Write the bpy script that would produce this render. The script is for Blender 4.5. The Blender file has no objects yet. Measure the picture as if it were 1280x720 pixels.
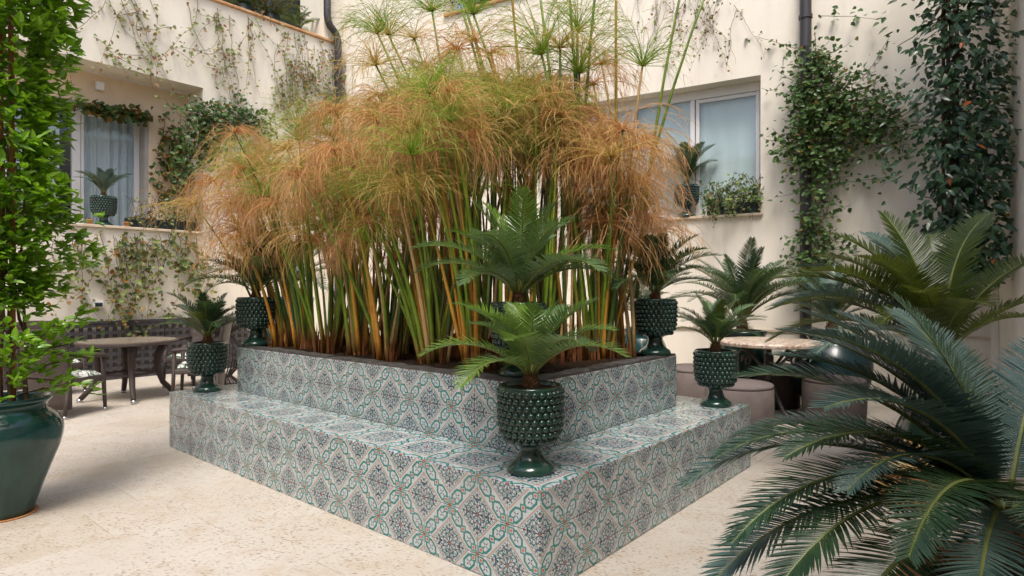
import bpy, math, random
from mathutils import Vector, Matrix
V = Vector
R = math.radians
random.seed(7)
rnd = random.random
def U(a, b): return a + (b - a) * rnd()

# ------------------------------------------------------------------ camera, sky, sun, exposure
sc = bpy.context.scene
col = sc.collection
EYE = 1.45
FPX = 769.0
cam_d = bpy.data.cameras.new('camera')
cam = bpy.data.objects.new('camera', cam_d)
col.objects.link(cam)
cam.location = (0, 0, EYE)
cam.rotation_euler = (R(90), 0, 0)
cam_d.sensor_width = 36
cam_d.lens = FPX / 1280 * 36
cam_d.clip_start = 0.05
cam_d.clip_end = 500
sc.camera = cam

SUN_EL, SUN_AZ = R(62), R(184)          # azimuth clockwise from +Y (behind the camera)
world = bpy.data.worlds.new('World')
sc.world = world
world.use_nodes = True
wn = world.node_tree
bg = wn.nodes['Background']
sky = wn.nodes.new('ShaderNodeTexSky')
sky.sky_type = 'NISHITA'
sky.sun_disc = False
sky.sun_elevation = SUN_EL
sky.sun_rotation = SUN_AZ
sky.dust_density = 4.5
sky.air_density = 1.0
sky.ozone_density = 0.6
wn.links.new(sky.outputs[0], bg.inputs[0])
bg.inputs[1].default_value = 0.115
sun_d = bpy.data.lights.new('sun', 'SUN')
sun_d.energy = 1.5
sun_d.angle = R(22)
sun_d.color = (1.0, 0.965, 0.92)
sun = bpy.data.objects.new('sun', sun_d)
col.objects.link(sun)
sdir = V((math.sin(SUN_AZ) * math.cos(SUN_EL), math.cos(SUN_AZ) * math.cos(SUN_EL), math.sin(SUN_EL)))
sun.rotation_euler = sdir.to_track_quat('Z', 'Y').to_euler()
sun.location = sdir * 30
sc.view_settings.view_transform = 'Standard'
sc.view_settings.look = 'None'
sc.view_settings.gamma = 1
sc.view_settings.use_curve_mapping = False
sc.view_settings.exposure = 1.0
sc.cycles.use_denoising = True
sc.cycles.max_bounces = 10
sc.cycles.diffuse_bounces = 5
sc.cycles.glossy_bounces = 4
sc.cycles.transparent_max_bounces = 24
sc.cycles.caustics_reflective = False
sc.cycles.caustics_refractive = False

# ------------------------------------------------------------------ helpers
class MB:
    """collects faces, then links them as one mesh object"""
    def __init__(s):
        s.v = []; s.f = []; s.uv = []; s.has_uv = False; s.mi = []
    def face(s, idx, uv=None, mi=0):
        s.f.append(tuple(idx)); s.mi.append(mi)
        if uv is not None: s.has_uv = True
        s.uv.append(uv)
    def poly(s, pts, uv=None, mi=0):
        b = len(s.v); s.v.extend([tuple(p) for p in pts])
        s.face(range(b, b + len(pts)), uv, mi)
    def box(s, lo, hi, M=None, mi=0):
        x0, y0, z0 = lo; x1, y1, z1 = hi
        c = [(x0,y0,z0),(x1,y0,z0),(x1,y1,z0),(x0,y1,z0),(x0,y0,z1),(x1,y0,z1),(x1,y1,z1),(x0,y1,z1)]
        if M is not None: c = [tuple(M @ V(p)) for p in c]
        b = len(s.v); s.v.extend(c)
        for q in ((0,3,2,1),(4,5,6,7),(0,1,5,4),(1,2,6,5),(2,3,7,6),(3,0,4,7)):
            s.face([b + i for i in q], None, mi)
    def tube(s, pts, rad, n=6, cap=True, mi=0, closed=False):
        pts = [V(p) for p in pts]
        if not hasattr(rad, '__len__'): rad = [rad] * len(pts)
        m = len(pts); b0 = len(s.v)
        ref = None
        for i, p in enumerate(pts):
            if closed: t = pts[(i + 1) % m] - pts[i - 1]
            else: t = pts[min(i + 1, m - 1)] - pts[max(i - 1, 0)]
            if t.length < 1e-9: t = V((0, 0, 1))
            t.normalize()
            if ref is None:
                ref = V((0, 0, 1)) if abs(t.z) < .9 else V((1, 0, 0))
            a = ref - t * ref.dot(t)
            if a.length < 1e-6: a = t.orthogonal()
            a.normalize(); ref = a
            c = t.cross(a)
            for k in range(n):
                th = 2 * math.pi * k / n
                s.v.append(tuple(p + (a * math.cos(th) + c * math.sin(th)) * rad[i]))
        for i in range(m if closed else m - 1):
            j = (i + 1) % m
            for k in range(n):
                k2 = (k + 1) % n
                v0, v1 = i / (m - 1), (i + 1) / (m - 1)
                s.face([b0+i*n+k, b0+i*n+k2, b0+j*n+k2, b0+j*n+k],
                       [(k/n, v0), ((k+1)/n, v0), ((k+1)/n, v1), (k/n, v1)], mi)
        if cap and not closed:
            s.face([b0 + k for k in range(n)][::-1], [(0, 0)] * n, mi)
            s.face([b0 + (m-1)*n + k for k in range(n)], [(0, 1)] * n, mi)
    def lathe(s, prof, n=40, c=(0, 0, 0), mi=0, wob=0):
        b0 = len(s.v); m = len(prof)
        for r, z in prof:
            for k in range(n):
                th = 2 * math.pi * k / n
                rr = r * (1 + wob * math.sin(3 * th + z * 4))
                s.v.append((c[0] + rr * math.cos(th), c[1] + rr * math.sin(th), c[2] + z))
        for i in range(m - 1):
            for k in range(n):
                k2 = (k + 1) % n
                s.face([b0+i*n+k, b0+i*n+k2, b0+(i+1)*n+k2, b0+(i+1)*n+k],
                       [(k/n, i/m), ((k+1)/n, i/m), ((k+1)/n, (i+1)/m), (k/n, (i+1)/m)], mi)
        if prof[0][0] > 1e-4: s.face([b0 + k for k in range(n)][::-1], [(0, 0)] * n, mi)
        if prof[-1][0] > 1e-4: s.face([b0 + (m-1)*n + k for k in range(n)], [(0, 0)] * n, mi)
    def mesh(s, name, mat, smooth=False):
        me = bpy.data.meshes.new(name)
        me.from_pydata(s.v, [], s.f)
        if s.has_uv:
            ul = me.uv_layers.new(name='UVMap')
            flat = []
            for f, u in zip(s.f, s.uv):
                if u is None: flat.extend([0.0, 0.0] * len(f))
                else:
                    for q in u: flat.extend((q[0], q[1]))
            ul.data.foreach_set('uv', flat)
        mats = mat if isinstance(mat, (list, tuple)) else [mat]
        for m in mats: me.materials.append(M[m] if isinstance(m, str) else m)
        if len(mats) > 1: me.polygons.foreach_set('material_index', s.mi)
        if smooth: me.polygons.foreach_set('use_smooth', [True] * len(s.f))
        me.update()
        return me
    def build(s, name, mat, parent=None, smooth=False, loc=None):
        return link(name, s.mesh(name, mat, smooth), parent, loc)

def link(name, me, parent=None, loc=None, rot=None, scale=None):
    o = bpy.data.objects.new(name, me)
    col.objects.link(o)
    if parent is not None: o.parent = parent
    if loc is not None: o.location = loc
    if rot is not None: o.rotation_euler = rot
    if scale is not None: o.scale = (scale,) * 3 if not hasattr(scale, '__len__') else scale
    return o
def tag(o, label=None, cat=None, group=None, kind=None):
    if label: o['label'] = label
    if cat: o['category'] = cat
    if group: o['group'] = group
    if kind: o['kind'] = kind
    return o
def thing(name, label, cat, loc=(0, 0, 0), rz=0, group=None):
    o = bpy.data.objects.new(name, None)
    o.empty_display_size = .1
    col.objects.link(o)
    o.location = loc; o.rotation_euler = (0, 0, rz)
    return tag(o, label, cat, group)
def soften(o, w=.004, seg=2):
    m = o.modifiers.new('edge', 'BEVEL'); m.width = w; m.segments = seg; m.limit_method = 'ANGLE'; m.angle_limit = R(40)
    return o

# ------------------------------------------------------------------ materials
M = {}
class X:
    """math on shader sockets"""
    nt = None
    def __init__(s, k): s.k = k
    @staticmethod
    def op(o, *a, clamp=False):
        n = X.nt.nodes.new('ShaderNodeMath'); n.operation = o; n.use_clamp = clamp
        for i, q in enumerate(a):
            q = q.k if isinstance(q, X) else q
            if isinstance(q, (int, float)): n.inputs[i].default_value = q
            else: X.nt.links.new(q, n.inputs[i])
        return X(n.outputs[0])
    def __add__(s, o): return X.op('ADD', s, o)
    __radd__ = __add__
    def __sub__(s, o): return X.op('SUBTRACT', s, o)
    def __rsub__(s, o): return X.op('SUBTRACT', o, s)
    def __mul__(s, o): return X.op('MULTIPLY', s, o)
    __rmul__ = __mul__
    def __lt__(s, o): return X.op('LESS_THAN', s, o)
    def __gt__(s, o): return X.op('GREATER_THAN', s, o)
def xmin(a, b): return X.op('MINIMUM', a, b)
def xmax(a, b): return X.op('MAXIMUM', a, b)
def xabs(a): return X.op('ABSOLUTE', a)
def xsin(a): return X.op('SINE', a)

def newmat(name, base=(.5, .5, .5), rough=.6, spec=.5, coat=0, metal=0):
    m = bpy.data.materials.new(name); m.use_nodes = True
    nt = m.node_tree; b = nt.nodes['Principled BSDF']
    b.inputs['Base Color'].default_value = (*base, 1)
    b.inputs['Roughness'].default_value = rough
    b.inputs['Specular IOR Level'].default_value = spec
    b.inputs['Metallic'].default_value = metal
    if coat:
        b.inputs['Coat Weight'].default_value = coat
        b.inputs['Coat Roughness'].default_value = .06
    M[name] = m
    return m, nt, b
def nd(nt, typ, **kw):
    n = nt.nodes.new(typ)
    for k, v in kw.items(): setattr(n, k, v)
    return n
def coords(nt, kind='Object'):
    return nt.nodes.new('ShaderNodeTexCoord').outputs[kind]
def world_co(nt):
    return nt.nodes.new('ShaderNodeNewGeometry').outputs['Position']
def noise(nt, co, scale, detail=4, rough=.55, dist=0, stretch=None):
    if stretch:
        mp = nt.nodes.new('ShaderNodeMapping'); mp.inputs['Scale'].default_value = stretch
        nt.links.new(co, mp.inputs[0]); co = mp.outputs[0]
    n = nt.nodes.new('ShaderNodeTexNoise')
    n.inputs['Scale'].default_value = scale; n.inputs['Detail'].default_value = detail
    n.inputs['Roughness'].default_value = rough; n.inputs['Distortion'].default_value = dist
    nt.links.new(co, n.inputs['Vector'])
    return n.outputs[0]
def ramp(nt, fac, stops):
    r = nt.nodes.new('ShaderNodeValToRGB')
    e = r.color_ramp.elements
    while len(e) < len(stops): e.new(.5)
    for i, (p, c) in enumerate(stops):
        e[i].position = p
        c = (c, c, c) if isinstance(c, (int, float)) else c
        e[i].color = (*c, 1)
    nt.links.new(fac.k if isinstance(fac, X) else fac, r.inputs[0])
    return r.outputs[0]
def mix(nt, fac, a, b, mode='MIX'):
    n = nt.nodes.new('ShaderNodeMix'); n.data_type = 'RGBA'; n.blend_type = mode
    for sock, q in ((n.inputs[0], fac), (n.inputs[6], a), (n.inputs[7], b)):
        q = q.k if isinstance(q, X) else q
        if isinstance(q, (int, float)): sock.default_value = q
        elif isinstance(q, tuple): sock.default_value = (*q, 1)
        else: nt.links.new(q, sock)
    return n.outputs[2]
def bump(nt, b, h, strength=.3, dist=.01):
    n = nt.nodes.new('ShaderNodeBump'); n.inputs['Strength'].default_value = strength
    n.inputs['Distance'].default_value = dist
    nt.links.new(h.k if isinstance(h, X) else h, n.inputs['Height']); nt.links.new(n.outputs[0], b.inputs['Normal'])
def objrand(nt): return nt.nodes.new('ShaderNodeObjectInfo').outputs['Random']
def uvxy(nt):
    t = nt.nodes.new('ShaderNodeUVMap'); s = nt.nodes.new('ShaderNodeSeparateXYZ')
    nt.links.new(t.outputs[0], s.inputs[0]); return s.outputs[0], s.outputs[1]

def stucco(name, c, dark, stain):
    m, nt, b = newmat(name, c, .9, .2)
    p = world_co(nt)
    n1 = noise(nt, p, .7, 6, .6)
    n2 = noise(nt, p, 3.2, 6, .65, .4, (1, 1, .22))
    n3 = noise(nt, p, 16, 4)
    k = mix(nt, ramp(nt, n1, [(.35, 0), (.7, 1)]), dark, c)
    st = ramp(nt, n2, [(.50, 0), (.76, .62)])
    k = mix(nt, st, k, stain)
    k = mix(nt, ramp(nt, n3, [(.3, .0), (.75, .12)]), k, tuple(q * .8 for q in c))
    nt.links.new(k, b.inputs['Base Color'])
    bump(nt, b, noise(nt, p, 90, 5, .6), .35, .006)
stucco('stucco_left', (.83, .775, .675), (.79, .73, .62), (.60, .53, .43))
stucco('stucco_right', (.82, .765, .665), (.785, .72, .61), (.62, .55, .45))
stucco('stucco_peach', (.80, .64, .47), (.76, .60, .43), (.62, .47, .33))

def travertine():
    m, nt, b = newmat('travertine', (.7, .6, .5), .5, .4)
    p = world_co(nt)
    r = objrand(nt)
    c0 = mix(nt, ramp(nt, noise(nt, p, 1.1, 5, .6, .3), [(.36, 0), (.66, 1)]), (.45, .395, .32), (.515, .48, .425))
    c0 = mix(nt, ramp(nt, r, [(0, 0), (1, .6)]), c0, (.525, .49, .44))
    c0 = mix(nt, ramp(nt, noise(nt, p, 5.5, 6, .7), [(.5, 0), (.78, .6)]), c0, (.40, .29, .18))
    # shell pits, a little elongated, thicker in some veins than in others
    mp = nd(nt, 'ShaderNodeMapping'); mp.inputs['Rotation'].default_value = (0, 0, R(42)); mp.inputs['Scale'].default_value = (1, 1.9, 1)
    nt.links.new(p, mp.inputs[0])
    warp = nd(nt, 'ShaderNodeVectorMath', operation='ADD')
    wn_ = nd(nt, 'ShaderNodeTexNoise'); wn_.inputs['Scale'].default_value = 22
    nt.links.new(p, wn_.inputs['Vector'])
    sc_ = nd(nt, 'ShaderNodeVectorMath', operation='SCALE'); sc_.inputs['Scale'].default_value = .03
    nt.links.new(wn_.outputs[1], sc_.inputs[0])
    nt.links.new(mp.outputs[0], warp.inputs[0]); nt.links.new(sc_.outputs[0], warp.inputs[1])
    pits = None
    X.nt = nt
    for scale, thr, w in ((27, .23, 1.0), (48, .25, .9)):
        vo = nd(nt, 'ShaderNodeTexVoronoi'); vo.inputs['Scale'].default_value = scale
        nt.links.new(warp.outputs[0], vo.inputs['Vector'])
        sepc = nd(nt, 'ShaderNodeSeparateXYZ'); nt.links.new(vo.outputs['Color'], sepc.inputs[0])
        on = X(sepc.outputs[0]) < .5
        k = X(ramp(nt, vo.outputs['Distance'], [(0, 1), (thr, .9), (thr + .13, 0)])) * on * w
        pits = k if pits is None else xmax(pits, k)
    dens = X(ramp(nt, noise(nt, p, 1.7, 4, .6), [(.34, .35), (.56, 1)]))
    pits = pits * dens
    pc = mix(nt, noise(nt, p, 1.3, 2), (.13, .11, .10), (.30, .18, .08))
    c1 = mix(nt, pits * .74, c0, pc)
    nt.links.new(c1, b.inputs['Base Color'])
    bump(nt, b, 1 - pits, .45, .004)
    nt.links.new(ramp(nt, noise(nt, p, 2.5, 4), [(.3, .38), (.7, .62)]), b.inputs['Roughness'])
travertine()
newmat('joint', (.30, .25, .19), .9, .2)

def majolica():
    m, nt, b = newmat('majolica', (.8, .8, .8), .16, .5, coat=.15)
    X.nt = nt
    u, v = uvxy(nt)
    s = X.op('PINGPONG', X(u), 1.0); t = X.op('PINGPONG', X(v), 1.0)
    bb = xabs(s - t)
    over = (s + t) > 1.0
    s2 = s + over * (1.0 - 2.0 * s); t2 = t + over * (1.0 - 2.0 * t)
    m2 = xmin(s2, t2); M2 = xmax(s2, t2)
    hexs = xmax(xmax((bb - .20) * .707, .10 - m2), M2 - .46)
    l_hex = xabs(hexs) < .031
    q1 = xmax(xabs(s - .5), xabs(t - .5))
    q2 = xmax(xabs(s2 - .13), xabs(t2 - .13))
    l_sq = xmax(xabs(q1 - .075) < .020, xabs(q2 - .075) < .020)
    in_sq = xmax(q1 < .075, q2 < .075)
    red = xmax(q1 < .036, q2 < .036)
    dx = s2 - .285; dy = t2 - .285
    dx = dx * 1.0; rr = X.op('SQRT', dx * dx + dy * dy)
    star = (xmin(xabs(dx + dy), xabs(dx - dy)) < .017 + .12 * (rr - .03) * (rr < .075)) * (rr < .095) * (rr > .022)
    ora = (xabs(bb - .325) < .016)
    och = (xabs(bb - .375) < .011)
    rn = X.op('SQRT', s2 * s2 + t2 * t2)
    dot = rn < .065
    edge = (m2 < .014) * (M2 < .24)
    # medallion, measured from its own centre
    p = 1.0 - xmax(s, t); q = xmin(s, t)
    p0_, q0_ = p, q
    p = p * .98; q = q * .98
    r = X.op('SQRT', p * p + q * q); th = X.op('ARCTAN2', q, p)
    dia = bb > .40
    c8 = X.op('COSINE', th * 8.0); c4 = X.op('COSINE', th * 4.0); s12 = xsin(th * 12.0)
    navy = xmax((r < .085 + .045 * c8) * (r > .035), (xabs(r - .205 + .05 * c8) < .024))
    navy = xmax(navy, (xabs(r - .40 + .035 * c4) < .024) * (c8 > -.2))
    navy = xmax(navy, (xsin(p * 46.0 + 3.0 * q) * xsin(q * 46.0 + 3.0 * p)) > .60)
    teal2 = xmax(xabs(r - .305 - .055 * s12) < .024, xabs(r - .155 - .03 * s12) < .016)
    teal2 = xmax(teal2, (xabs(xsin(p * 26.0 + 5.0 * q) - xsin(q * 26.0 + 5.0 * p)) < .30) * (r > .30))
    navy = xmax(navy, ((xsin(p * 34.0 + 1.2) * xsin(q * 34.0 + 1.2)) < -.66) * (r > .28))
    teal2 = xmax(teal2, (xabs(xmin(p, q) - .10 - .03 * xsin(r * 30.0)) < .012) * (r > .2))
    ora2 = xmax(r < .03, (xsin(p * 30.0 + 1.0) * xsin(q * 30.0 + 1.0)) > .86)
    pw = world_co(nt)
    glaze = mix(nt, noise(nt, pw, 9, 4), (.40, .45, .465), (.48, .53, .545))
    tealc = mix(nt, noise(nt, pw, 40, 3), (.002, .105, .10), (.007, .20, .18))
    orac = mix(nt, noise(nt, pw, 30, 3), (.30, .085, .022), (.42, .17, .06))
    navc = (.028, .022, .075)
    c = mix(nt, navy * dia, glaze, navc)
    c = mix(nt, teal2 * dia * (1.0 - navy), c, tealc)
    c = mix(nt, ora2 * dia, c, orac)
    c = mix(nt, och * .75, c, (.16, .15, .14))
    c = mix(nt, ora, c, orac)
    c = mix(nt, edge, c, (.05, .16, .15))
    c = mix(nt, l_hex * (1.0 - in_sq), c, tealc)
    c = mix(nt, star, c, navc)
    c = mix(nt, in_sq, c, glaze)
    c = mix(nt, l_sq, c, tealc)
    c = mix(nt, red, c, (.45, .085, .03))
    c = mix(nt, dot, c, (.30, .12, .06))
    # grime and a per-tile firing difference
    c = mix(nt, X(ramp(nt, objrand(nt), [(0, 0), (1, .22)])), c, mix(nt, .5, c, (.45, .47, .47)))
    c = mix(nt, ramp(nt, noise(nt, pw, 3.5, 6, .7), [(.48, 0), (.8, .30)]), c, (.28, .28, .27))
    nt.links.new(c, b.inputs['Base Color'])
    nt.links.new(ramp(nt, noise(nt, pw, 14, 4), [(.3, .18), (.75, .40)]), b.inputs['Roughness'])
    bump(nt, b, noise(nt, pw, 26, 3), .06, .004)
majolica()
newmat('grout', (.36, .33, .30), .9, .2)

def simple(name, c1, c2, scale, rough=.6, spec=.4, bs=0, bd=.01, coat=0, metal=0, stretch=None, obj=True, rv=0):
    m, nt, b = newmat(name, c1, rough, spec, coat, metal)
    p = coords(nt) if obj else world_co(nt)
    n = noise(nt, p, scale, 5, .6, .2, stretch)
    c = mix(nt, ramp(nt, n, [(.32, 0), (.7, 1)]), c1, c2)
    if rv:
        X.nt = nt
        c = mix(nt, X(objrand(nt)) * rv, c, tuple(q * .45 for q in c1))
    nt.links.new(c, b.inputs['Base Color'])
    if bs: bump(nt, b, noise(nt, p, scale * 3, 5, .65, 0, stretch), bs, bd)
    return m
simple('slate', (.045, .042, .04), (.10, .092, .085), 14, .85, .3, .8, .02, obj=False)
simple('soil', (.018, .012, .008), (.06, .038, .022), 30, .95, .1, 1, .03, obj=False)
simple('pot_green', (.008, .030, .023), (.016, .055, .040), 5, .2, .5, .05, .004, coat=.35)
simple('urn_green', (.002, .022, .022), (.010, .060, .052), 7, .16, .45, .05, .006, coat=.35, stretch=(1, 1, .15))
simple('pot_teal', (.008, .05, .055), (.015, .085, .085), 4, .15, .6, coat=.6)
simple('pot_blue', (.004, .020, .026), (.007, .034, .04), 3, .3, .5, coat=.2)
simple('terracotta', (.42, .16, .06), (.55, .27, .11), 8, .7, .3, .2)
simple('ochre_glaze', (.62, .36, .10), (.70, .46, .18), 7, .4, .4)
simple('frame_white', (.70, .69, .68), (.76, .75, .74), 4, .4, .4)
simple('plastic_dark', (.012, .02, .02), (.02, .032, .03), 10, .4, .4)
simple('pipe_metal', (.03, .028, .032), (.055, .05, .055), 9, .45, .5, stretch=(1, 1, .2))
simple('iron', (.03, .027, .027), (.055, .048, .046), 20, .5, .5, .3)
simple('wire_black', (.022, .018, .017), (.04, .033, .03), 20, .5, .4)
simple('lattice_black', (.030, .028, .032), (.055, .050, .055), 12, .6, .4)
simple('pouf', (.145, .118, .112), (.20, .165, .155), 6, .75, .3, .25, .01)
simple('pouf_dark', (.075, .060, .056), (.11, .09, .082), 6, .7, .3, .25, .01)
simple('tile_coping', (.52, .27, .12), (.62, .40, .22), 6, .8, .3, .3, obj=False)
simple('ledge_stone', (.55, .44, .32), (.66, .56, .44), 6, .8, .3, .3, obj=False)
simple('jamb', (.34, .32, .30), (.42, .40, .37), 3, .8, .2)
simple('curtain', (.72, .72, .77), (.82, .82, .85), 2, .9, .1, stretch=(1, 1, .1))
simple('blind', (.74, .75, .76), (.80, .81, .82), 2, .9, .1)
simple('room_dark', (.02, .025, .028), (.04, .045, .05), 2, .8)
simple('bark', (.06, .035, .022), (.13, .08, .05), 18, .9, .2, .9, .02, stretch=(1, 1, .3))
simple('cane', (.36, .12, .03), (.48, .20, .06), 14, .5, .4)
simple('caudex', (.10, .05, .025), (.22, .12, .06), 30, .9, .2, .9, .02)
simple('twig', (.10, .07, .045), (.16, .12, .07), 12, .8, .2)
simple('foot_cap', (.5, .5, .5), (.6, .6, .6), 5, .3, .5, metal=1)
simple('grass_green', (.05, .10, .03), (.10, .14, .05), 5, .6, .3)

def wicker():
    m, nt, b = newmat('wicker', (.05, .035, .03), .45, .5)
    p = coords(nt)
    w = nd(nt, 'ShaderNodeTexWave'); w.wave_type = 'BANDS'; w.bands_direction = 'Z'
    w.inputs['Scale'].default_value = 26; w.inputs['Distortion'].default_value = .6
    nt.links.new(p, w.inputs[0])
    ch = nd(nt, 'ShaderNodeTexChecker'); ch.inputs['Scale'].default_value = 90
    nt.links.new(p, ch.inputs[0])
    X.nt = nt
    h = X(w.outputs[1]) * .6 + X(ch.outputs[1]) * .4
    nt.links.new(mix(nt, h, (.030, .020, .018), (.075, .052, .045)), b.inputs['Base Color'])
    bump(nt, b, h, .6, .006)
wicker()
def fabric():
    m, nt, b = newmat('leaf_print', (.8, .8, .8), .9, .1)
    p = coords(nt)
    n = noise(nt, p, 8, 2, .5, 1.2, (1, 2.4, 1))
    n2 = noise(nt, p, 13, 2, .5, 1.5, (2.2, 1, 1))
    c = mix(nt, ramp(nt, n, [(.50, 0), (.53, 1)]), (.74, .73, .70), (.055, .10, .06))
    c = mix(nt, ramp(nt, n2, [(.56, 0), (.59, 1)]), c, (.20, .24, .20))
    nt.links.new(c, b.inputs['Base Color'])
fabric()
def mosaic():
    m, nt, b = newmat('mosaic', (.5, .4, .3), .4, .4)
    p = coords(nt)
    vo = nd(nt, 'ShaderNodeTexVoronoi'); vo.inputs['Scale'].default_value = 34
    nt.links.new(p, vo.inputs['Vector'])
    sp = nd(nt, 'ShaderNodeSeparateXYZ'); nt.links.new(vo.outputs['Color'], sp.inputs[0])
    c = ramp(nt, sp.outputs[0], [(0, (.62, .50, .38)), (.45, (.72, .62, .52)), (.7, (.46, .30, .20)), (1, (.30, .24, .22))])
    vd = nd(nt, 'ShaderNodeTexVoronoi'); vd.feature = 'DISTANCE_TO_EDGE'; vd.inputs['Scale'].default_value = 34
    nt.links.new(p, vd.inputs['Vector'])
    c = mix(nt, ramp(nt, vd.outputs['Distance'], [(.02, 1), (.06, 0)]), c, (.40, .34, .28))
    nt.links.new(c, b.inputs['Base Color'])
mosaic()
simple('table_glass', (.16, .13, .10), (.24, .20, .16), 20, .25, .5)

def leafmat(name, c1, c2, rough=.4, spec=.45, trans=.3, along=None, rv=.35, tc=None, odd=None, tip=0):
    """leaf: noise between two greens, per-object difference, light coming through the blade"""
    m, nt, b = newmat(name, c1, rough, spec)
    X.nt = nt
    p = world_co(nt)
    n = noise(nt, p, 7, 3, .6)
    n2 = nt.nodes.new('ShaderNodeTexWhiteNoise')
    sn = nd(nt, 'ShaderNodeVectorMath', operation='SNAP'); sn.inputs[1].default_value = (.06, .06, .06)
    nt.links.new(p, sn.inputs[0]); nt.links.new(sn.outputs[0], n2.inputs[0])
    f = X(n) * .6 + X(n2.outputs[0]) * .4
    c = mix(nt, ramp(nt, f, [(.25, 0), (.75, 1)]), c1, c2)
    if odd:
        c = mix(nt, X(n2.outputs[0]) > odd[1], c, odd[0])
    if along:
        u, v = uvxy(nt)
        c = mix(nt, ramp(nt, v, along[1]), c, along[0])
    if tip: c = mix(nt, ramp(nt, v, [(.86, 0), (1, .7)]), c, (.24, .17, .06))
    if rv: c = mix(nt, X(objrand(nt)) * rv, c, tuple(q * .55 for q in c1))
    nt.links.new(c, b.inputs['Base Color'])
    if trans:
        tr = nd(nt, 'ShaderNodeBsdfTranslucent'); ms = nd(nt, 'ShaderNodeMixShader'); ms.inputs[0].default_value = trans
        tcn = mix(nt, .5, c, tc) if tc else c
        nt.links.new(tcn, tr.inputs[0])
        out = nt.nodes['Material Output']
        nt.links.new(b.outputs[0], ms.inputs[1]); nt.links.new(tr.outputs[0], ms.inputs[2]); nt.links.new(ms.outputs[0], out.inputs[0])
    return m
leafmat('cycad_leaf', (.026, .066, .034), (.056, .112, .054), .27, .8, .22, tc=(.12, .20, .03), tip=1, along=((.10, .16, .035), [(0, .75), (.10, .35), (.3, 0)]))
leafmat('cycad_fresh', (.085, .185, .022), (.155, .265, .038), .30, .6, .28, rv=.12, tc=(.14, .22, .02), tip=1, along=((.16, .22, .045), [(0, .75), (.10, .35), (.3, 0)]))
leafmat('cycad_mid', (.075, .155, .055), (.14, .235, .085), .30, .7, .25, rv=.12, tc=(.14, .22, .03), tip=1, along=((.16, .22, .045), [(0, .75), (.10, .35), (.3, 0)]))
leafmat('cycad_blue', (.060, .120, .100), (.105, .175, .150), .36, .6, .12)
leafmat('cycad_olive', (.040, .078, .012), (.080, .125, .018), .32, .6, .35, tc=(.20, .22, .02))
leafmat('rachis', (.13, .17, .04), (.20, .22, .06), .45, .4, 0)
leafmat('umbel_green', (.20, .36, .035), (.36, .48, .065), .6, .3, .4, along=((.50, .42, .15), [(.55, 0), (1, .6)]), rv=.4)
leafmat('umbel_gold', (.50, .40, .09), (.70, .49, .16), .65, .25, .4, along=((.74, .49, .20), [(.3, 0), (1, .8)]), rv=.38)
leafmat('umbel_brown', (.60, .30, .11), (.76, .45, .20), .7, .2, .4, along=((.74, .46, .24), [(.3, 0), (1, .8)]), rv=.45)
leafmat('stem_green', (.10, .185, .014), (.22, .31, .026), .42, .45, 0, along=((.26, .11, .035), [(0, 1), (.10, .85), (.24, 0)]), rv=.45)
leafmat('stem_dark', (.045, .090, .018), (.09, .14, .026), .45, .45, 0, along=((.16, .06, .025), [(0, 1), (.10, .8), (.22, 0)]), rv=.4)
leafmat('stem_orange', (.52, .20, .022), (.62, .34, .05), .5, .4, 0, along=((.25, .24, .03), [(.3, 0), (.6, .8), (1, .4)]), rv=.3)
leafmat('stem_straw', (.46, .29, .12), (.56, .40, .18), .6, .3, 0, rv=.25)
leafmat('sheath', (.20, .075, .030), (.36, .15, .055), .7, .25, .1, along=((.05, .022, .015), [(0, .9), (.35, 0)]), rv=.3)
leafmat('jasmine_leaf', (.12, .29, .014), (.26, .46, .03), .30, .55, .35, tc=(.28, .5, .02), rv=.25)
leafmat('vine_leaf', (.045, .105, .024), (.095, .165, .040), .4, .45, .25, rv=.2, odd=((.22, .14, .03), .95))
leafmat('vine_pale', (.19, .27, .07), (.30, .36, .12), .5, .35, .3, rv=.2, odd=((.28, .14, .06), .85))
leafmat('vine_autumn', (.10, .12, .025), (.20, .16, .04), .5, .35, .3, rv=.2, odd=((.30, .12, .03), .7))
leafmat('vine_olive', (.22, .24, .08), (.32, .32, .13), .5, .35, .4, rv=.1)
leafmat('vine_red', (.30, .15, .07), (.40, .22, .10), .5, .35, .3, rv=.2, odd=((.16, .17, .05), .7))
leafmat('climber_leaf', (.026, .072, .030), (.052, .112, .048), .28, .6, .15, rv=.35, odd=((.035, .08, .03), .8))
leafmat('climber_red', (.40, .06, .02), (.50, .18, .03), .4, .45, .2)

def glass(name, tint=(.9, .95, .95), refl=1.0):
    m = bpy.data.materials.new(name); m.use_nodes = True
    nt = m.node_tree; nt.nodes.remove(nt.nodes['Principled BSDF'])
    out = nt.nodes['Material Output']
    t = nd(nt, 'ShaderNodeBsdfTransparent'); t.inputs[0].default_value = (*tint, 1)
    g = nd(nt, 'ShaderNodeBsdfGlossy'); g.inputs['Roughness'].default_value = .015
    X.nt = nt
    ge = nd(nt, 'ShaderNodeNewGeometry'); dt = nd(nt, 'ShaderNodeVectorMath', operation='DOT_PRODUCT')
    nt.links.new(ge.outputs['Normal'], dt.inputs[0]); nt.links.new(ge.outputs['Incoming'], dt.inputs[1])
    fr = .05 + .95 * X.op('POWER', 1.0 - xabs(X(dt.outputs['Value'])), 5.0)
    ms = nd(nt, 'ShaderNodeMixShader')
    nt.links.new(fr.k, ms.inputs[0]); nt.links.new(t.outputs[0], ms.inputs[1]); nt.links.new(g.outputs[0], ms.inputs[2])
    nt.links.new(ms.outputs[0], out.inputs[0])
    M[name] = m
glass('window_glass')

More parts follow.
